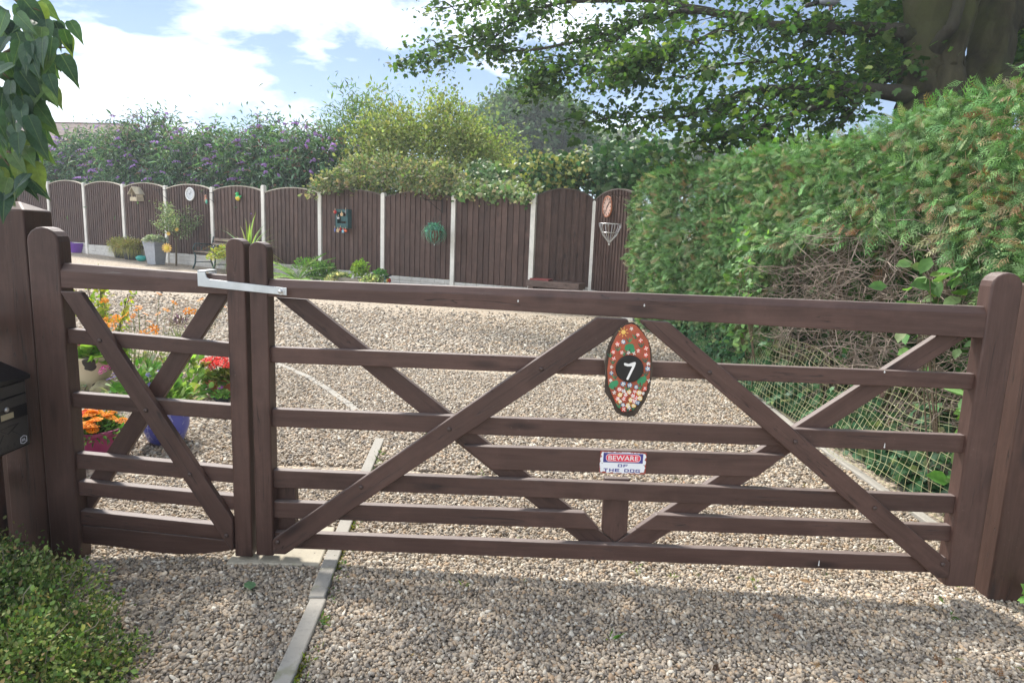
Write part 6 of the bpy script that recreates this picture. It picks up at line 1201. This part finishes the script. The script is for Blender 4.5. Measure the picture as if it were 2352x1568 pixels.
def far_tree(name, label, vx, vtop, vbot, Yd, rx, cols, wts, n, size, blobs=6):
    c = atY(vx, vtop, Yd); base = np.array([c[0], c[1], float(gz(c[0], c[1]))]); H_ = c[2]-base[2]; cb = atY(vx, vbot, Yd)[2]-base[2]; o = thing(name, label, 'tree', base); bl = []
    for k in range(blobs): a = 6.28*k/blobs; z = random.uniform(cb+.2*(H_-cb), H_-.3*(H_-cb)); bl.append((rx*.5*math.cos(a), rx*.5*math.sin(a), z, rx*.55, rx*.55, (H_-cb)*.28))
    bl.append((0, 0, H_-.28*(H_-cb), rx*.6, rx*.6, (H_-cb)*.28)); bl.append((0, 0, (H_+cb)/2, rx*.8, rx*.8, (H_-cb)*.42)); Pp, D = clumps(bl, n//30, 30, rx*.09); m = len(Pp)
    fol('crown', [scatter(*T_OVAL, Pp, rots(D+unit(m)*.8, D+unit(m)*.6+np.array([0, 0, .6])), size*np.exp(rng.normal(0, .25, m)), cmix(m, cols, wts, .2))], LEAF, o); tr = MB().tube([(0, 0, -.2), (.1, 0, H_*.5), (0, .1, H_*.85)], [rx*.09, rx*.07, rx*.02], 9)
    for k in range(7): a = .9*k; z0 = cb*.6+(H_-cb)*.4*random.random(); tr.tube([(.05, 0, z0), (rx*.35*math.cos(a), rx*.35*math.sin(a), z0+(H_-cb)*.25), (rx*.7*math.cos(a), rx*.7*math.sin(a), z0+(H_-cb)*.4)], [rx*.04, rx*.025, rx*.01], 6)
    P('trunk', tr, BARK, o, smooth=True)
FARC = ([(.10, .17, .08), (.15, .23, .11), (.06, .11, .05)], [1, 1, 1])
far_tree('distant_tree', 'big rounded distant tree beyond the golden shrub', 1218, 205, 400, 46., 4.6, *FARC, 18000, .34)
far_tree('distant_tree', 'lower distant tree under the sycamore limbs', 1300, 290, 400, 52., 3.6, *FARC, 9000, .42)
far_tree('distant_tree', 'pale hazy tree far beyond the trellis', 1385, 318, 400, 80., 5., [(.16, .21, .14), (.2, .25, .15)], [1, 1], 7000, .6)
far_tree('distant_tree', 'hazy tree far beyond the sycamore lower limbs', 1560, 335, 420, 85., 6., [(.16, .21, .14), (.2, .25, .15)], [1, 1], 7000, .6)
far_tree('distant_tree', 'far tree beside the sycamore trunk above the hedge', 1850, 330, 460, 70., 8., [(.13, .19, .10), (.17, .23, .12)], [1, 1], 8000, .55)

# ------------------------------------------------------------------ house behind the buddleias
hb_ = atY(235, 300, 36.); hzv = atY(160, 271, 37.)[2]
hs = thing('brick_bungalow', 'house with a grey brown tiled roof behind the buddleias', 'house', (hb_[0]-6.2, 36., 0), R(-6))
BRICK = M_plain('brickwork', (.30, .15, .10), .85, .2, 6.); TILE = M_plain('roof_tile', (.16, .115, .10), .8, .25, 8.); ez = hzv-2.2
mb = MB().box((-5.8, 0, -.2), (5.8, 7.6, ez)); P('wall', mb, BRICK, hs); gbm = MB().prism([(-.0, ez), (7.6, ez), (3.8, hzv-.1)], 0, .2); m2 = MB(); m2.v = [(5.6+p[1], p[0], p[2]) for p in gbm.v]; m2.f = gbm.f; m2.m = gbm.m; P('gable', m2, BRICK, hs)
# tile courses laid up the slope
sl = math.hypot(3.8+.35, hzv-ez+.2); ang = math.atan2(hzv-ez+.2, 4.15); rfp = P('roof', MB().box((-6.1, 0, -.06), (6.1, sl, 0)), TILE, hs, loc=(0, -.35, ez-.2), rot=(ang, 0, 0)); P('roof', MB().box((-6.1, 0, -.06), (6.1, sl, 0)), TILE, hs, loc=(0, 7.95, ez-.2), rot=(ang, 0, R(180)))
for k in range(int(sl/.34)): P('tile_course', MB().box((-6.12, k*.34, .002), (6.12, k*.34+.36, .035)), TILE, rfp, rot=(R(.6), 0, 0))
P('ridge', MB().tube([(-6.15, 3.8, hzv+.03), (6.15, 3.8, hzv+.03)], .12, 8), TILE, hs); P('barge_board', MB().box((6.1, .0, -.16), (6.14, sl, .05)), WHITEP, hs, loc=(0, -.35, ez-.2), rot=(ang, 0, 0))
for x in (-3., 0.5, 3.5):
    wdw = P('window', MB().box((x, -.04, 1.), (x+1.3, .02, 2.1)), WHITEP, hs); P('pane', MB().box((x+.08, -.06, 1.08), (x+1.22, -.045, 2.02)), M_plain('window_glass', (.05, .06, .07), .1, .1), wdw)

# ------------------------------------------------------------------ climber leaves over the tall post
cl = thing('leafy_climber', 'large heart shaped leaves of a climber hanging over the tall gate post', 'climber', (-1.0, .25, 0)); L0 = np.array([-1.0, .25, 0])
def bigleaf(nm):
    V, F = [], []; n = 8; prof = [(0, .0), (.15, .04), (.27, .15), (.31, .30), (.275, .50), (.19, .72), (.085, .93), (0, 1.22)]
    for j, (w_, y) in enumerate(prof): zc = -.16*y*y; V += [(-w_, y-(.06 if 0 < j < 3 else 0), zc+.10*w_), (-w_*.5, y, zc+.015), (0, y, zc-.02), (w_*.5, y, zc+.015), (w_, y-(.06 if 0 < j < 3 else 0), zc+.10*w_)]
    for j in range(len(prof)-1):
        for k in range(4): a = 5*j+k; F.append((a, a+1, a+6, a+5))
    return np.array(V), np.array(F)
BLV, BLF = bigleaf('leaf'); lm = []
t = NT('climber_leaf'); a = t.n('ShaderNodeAttribute', attribute_name='Col').outputs['Color']; sx = t.n('ShaderNodeSeparateXYZ', {0: t.obj()}); ax = t.math('ABSOLUTE', sx.outputs[0])
rib = t.ramp(ax, [(.008, 1.), (.022, 0.)]); sv_ = t.math('ABSOLUTE', t.math('SINE', t.math('MULTIPLY', t.math('SUBTRACT', sx.outputs[1], t.math('MULTIPLY', ax, .9)), 24.))); vein = t.math('MAXIMUM', rib, t.math('MULTIPLY', t.ramp(sv_, [(.0, 1.), (.16, 0.)]), .5))
pn_ = t.n('ShaderNodeNewGeometry').outputs['Position']; bl_ = t.noise(pn_, 45, 5, .65); c = t.mix(1., a, t.ramp(bl_, [(.3, .7), (.7, 1.25)]), 'MULTIPLY'); c = t.mix(t.math('MULTIPLY', vein, .4), c, (.20, .28, .12)); c = t.mix(t.ramp(t.noise(pn_, 70, 3), [(.70, 0.), (.74, .6)]), c, (.22, .15, .06))
nb_ = t.bump(t.math('SUBTRACT', t.noise(pn_, 90, 3), t.math('MULTIPLY', vein, .8)), .35, .004); b_ = t.n('ShaderNodeBsdfPrincipled', {'Base Color': c, 'Roughness': .42, 'Specular IOR Level': .4, 'Normal': nb_}); tr_ = t.n('ShaderNodeBsdfTranslucent', {'Color': t.mix(1., c, (1.3, 1.4, .5), 'MULTIPLY')}); mx_ = t.n('ShaderNodeMixShader', {0: .3, 1: b_.outputs[0], 2: tr_.outputs[0]}); t.t.links.new(mx_.outputs[0], t.out.inputs[0]); CLIMB = t.m
for c in ((.040, .090, .050), (.055, .12, .060), (.030, .070, .042), (.09, .16, .05), (.16, .23, .06)): lm.append(npmesh('leaf', BLV, BLF, np.repeat([c], len(BLV), 0), [CLIMB], True))
st = MB(); pts0 = [(-1.05, .30, .0), (-1.06, .28, 1.2), (-.98, .02, 1.75), (-.93, -.12, 2.1), (-.98, -.2, 2.35)]; st.tube([tuple(np.array(p)-L0) for p in pts0], [.016, .014, .012, .010, .006], 6); stemsP = [((-.98, -.03, 1.95), atD(150, 110, 2.35)), ((-.98, .0, 1.85), atD(130, 215, 2.4)), ((-.97, .02, 1.75), atD(95, 300, 2.4)), ((-.98, .03, 1.65), atD(55, 405, 2.42)), ((-.96, -.1, 2.15), atD(90, 25, 2.3)), ((-.98, .0, 1.6), atD(20, 380, 2.35)), ((-.98, 0, 1.9), atD(20, 180, 2.3))]
for a, b in stemsP: a = np.array(a); m = (a+b)/2+np.array([0, 0, .05]); st.tube([tuple(a-L0), tuple(m-L0), tuple(b-L0)], [.006, .005, .003], 5)
P('stems', st, STEM, cl, smooth=True, kind='stuff')
spots = [(20, 60), (60, 40), (95, 62), (120, 85), (70, 95), (30, 120), (5, 90), (55, 150), (100, 130), (25, 185), (75, 185), (110, 170), (5, 215), (50, 220), (90, 225), (30, 255), (65, 265), (5, 290), (40, 300), (100, 260), (20, 335), (55, 330), (0, 365), (35, 375), (15, 410), (50, 400), (0, 20), (40, 10), (85, 105), (15, 150), (65, 125), (115, 195), (0, 325), (-20, 60), (-20, 150), (-25, 240), (-20, 330), (-20, 400), (45, 100), (85, 160), (25, 225), (60, 200), (-10, 270), (140, 125), (20, 280), (75, 240), (10, 440), (75, 300), (45, 355), (110, 145), (-15, 110), (-15, 200), (-10, 300), (-15, 370)] + [(random.uniform(-20, 115-.12*abs(v-150)), v) for v in np.linspace(-15, 425, 85)] + [(v_, 70+random.uniform(-30, 70)) for v_ in np.linspace(70, 160, 14)]
for i, (vx, vy) in enumerate(spots):
    q = atD(vx, vy, random.uniform(2.22, 2.52)); sz_ = random.uniform(.072, .102); bright = (vx > 85 and random.random() < .5) or (vy > 300 and random.random() < .4); m = lm[random.choice((3, 4)) if bright else random.choice((0, 1, 2))]  # outer and lower leaves get yellow-green tones that paint sunlight on them
    dirv = Vector((random.uniform(-.1, .75) if vx > 40 else random.gauss(0, .4), random.gauss(-.15, .35), random.uniform(-1.3, -.45))).normalized(); up = Vector((random.gauss(.25, .35), -1.0, random.uniform(.1, .9))); xx = dirv.cross(up).normalized(); zz = xx.cross(dirv); M3 = Matrix((xx, dirv, zz)).transposed()
    o = part('leaf', m, None, cl, tuple(q-L0), M3.to_euler(), scale=(sz_,)*3)
# ------------------------------------------------------------------ clipped box-leaved shrub at the lower left
bb = onG(60, 1700); bb = np.array([-.50, -.60, float(gz(-.5, -.6))]); bx = thing('box_honeysuckle', 'small leaved green and yellow shrub growing over the gravel in front of the letterbox', 'shrub', bb)
bl = [(-.36, .26, .05, .24, .17, .13), (-.12, .10, .07, .25, .22, .15), (.16, -.10, .04, .20, .20, .12), (-.26, -.08, .13, .32, .30, .18), (.05, -.26, .11, .30, .25, .16), (.27, -.26, .03, .15, .20, .10), (-.5, .1, .14, .3, .3, .16)]
Pp, D = clumps(bl, 1900, 22, .024); n = len(Pp); fol('foliage', [scatter(*T_OVAL, Pp, rots(D*.7+unit(n)*.8+np.array([0, 0, .3]), D+unit(n)*.6), .0138*np.exp(rng.normal(0, .25, n)), cmix(n, [(.14, .22, .06), (.21, .28, .09), (.36, .37, .15), (.08, .13, .045), (.34, .25, .12)], [4, 4, 2.2, 3, .7]))], LEAFS, bx)
st = MB()
for k in range(150):
    b = bl[k % len(bl)]; d_ = unit(1, (0, 0, .5))[0]; tip = np.array(b[:3])+d_*np.array(b[3:6])*1.04; st.tube([(b[0]*.5, b[1]*.5, -.02), tuple(tip*.6), tuple(tip)], [.006, .004, .0015], 4)
for k in range(70):
    b = bl[k % len(bl)]; d_ = unit(1, (0, 0, .6))[0]; q = np.array(b[:3])+d_*np.array(b[3:6]); st.tube([tuple(q*.9), tuple(q+d_*.03), tuple(q+d_*.06+rng.normal(0, .012, 3))], [.002, .0016, .0008], 4)
P('stems', st, TWIGM, bx, kind='stuff')

# ------------------------------------------------------------------ summer haze over the whole place
t = bpy.data.materials.new('haze_air'); t.use_nodes = True; t.node_tree.nodes.clear(); ho_ = t.node_tree.nodes.new('ShaderNodeOutputMaterial'); pv = t.node_tree.nodes.new('ShaderNodeVolumePrincipled'); pv.inputs['Color'].default_value = (.86, .92, 1, 1); pv.inputs['Density'].default_value = .0019; pv.inputs['Anisotropy'].default_value = .3
t.node_tree.links.new(pv.outputs[0], ho_.inputs['Volume']); tag(part('haze', MB().box((-165, -45, -1.9), (165, 195, 30)).mesh('haze', [t])), kind='stuff')
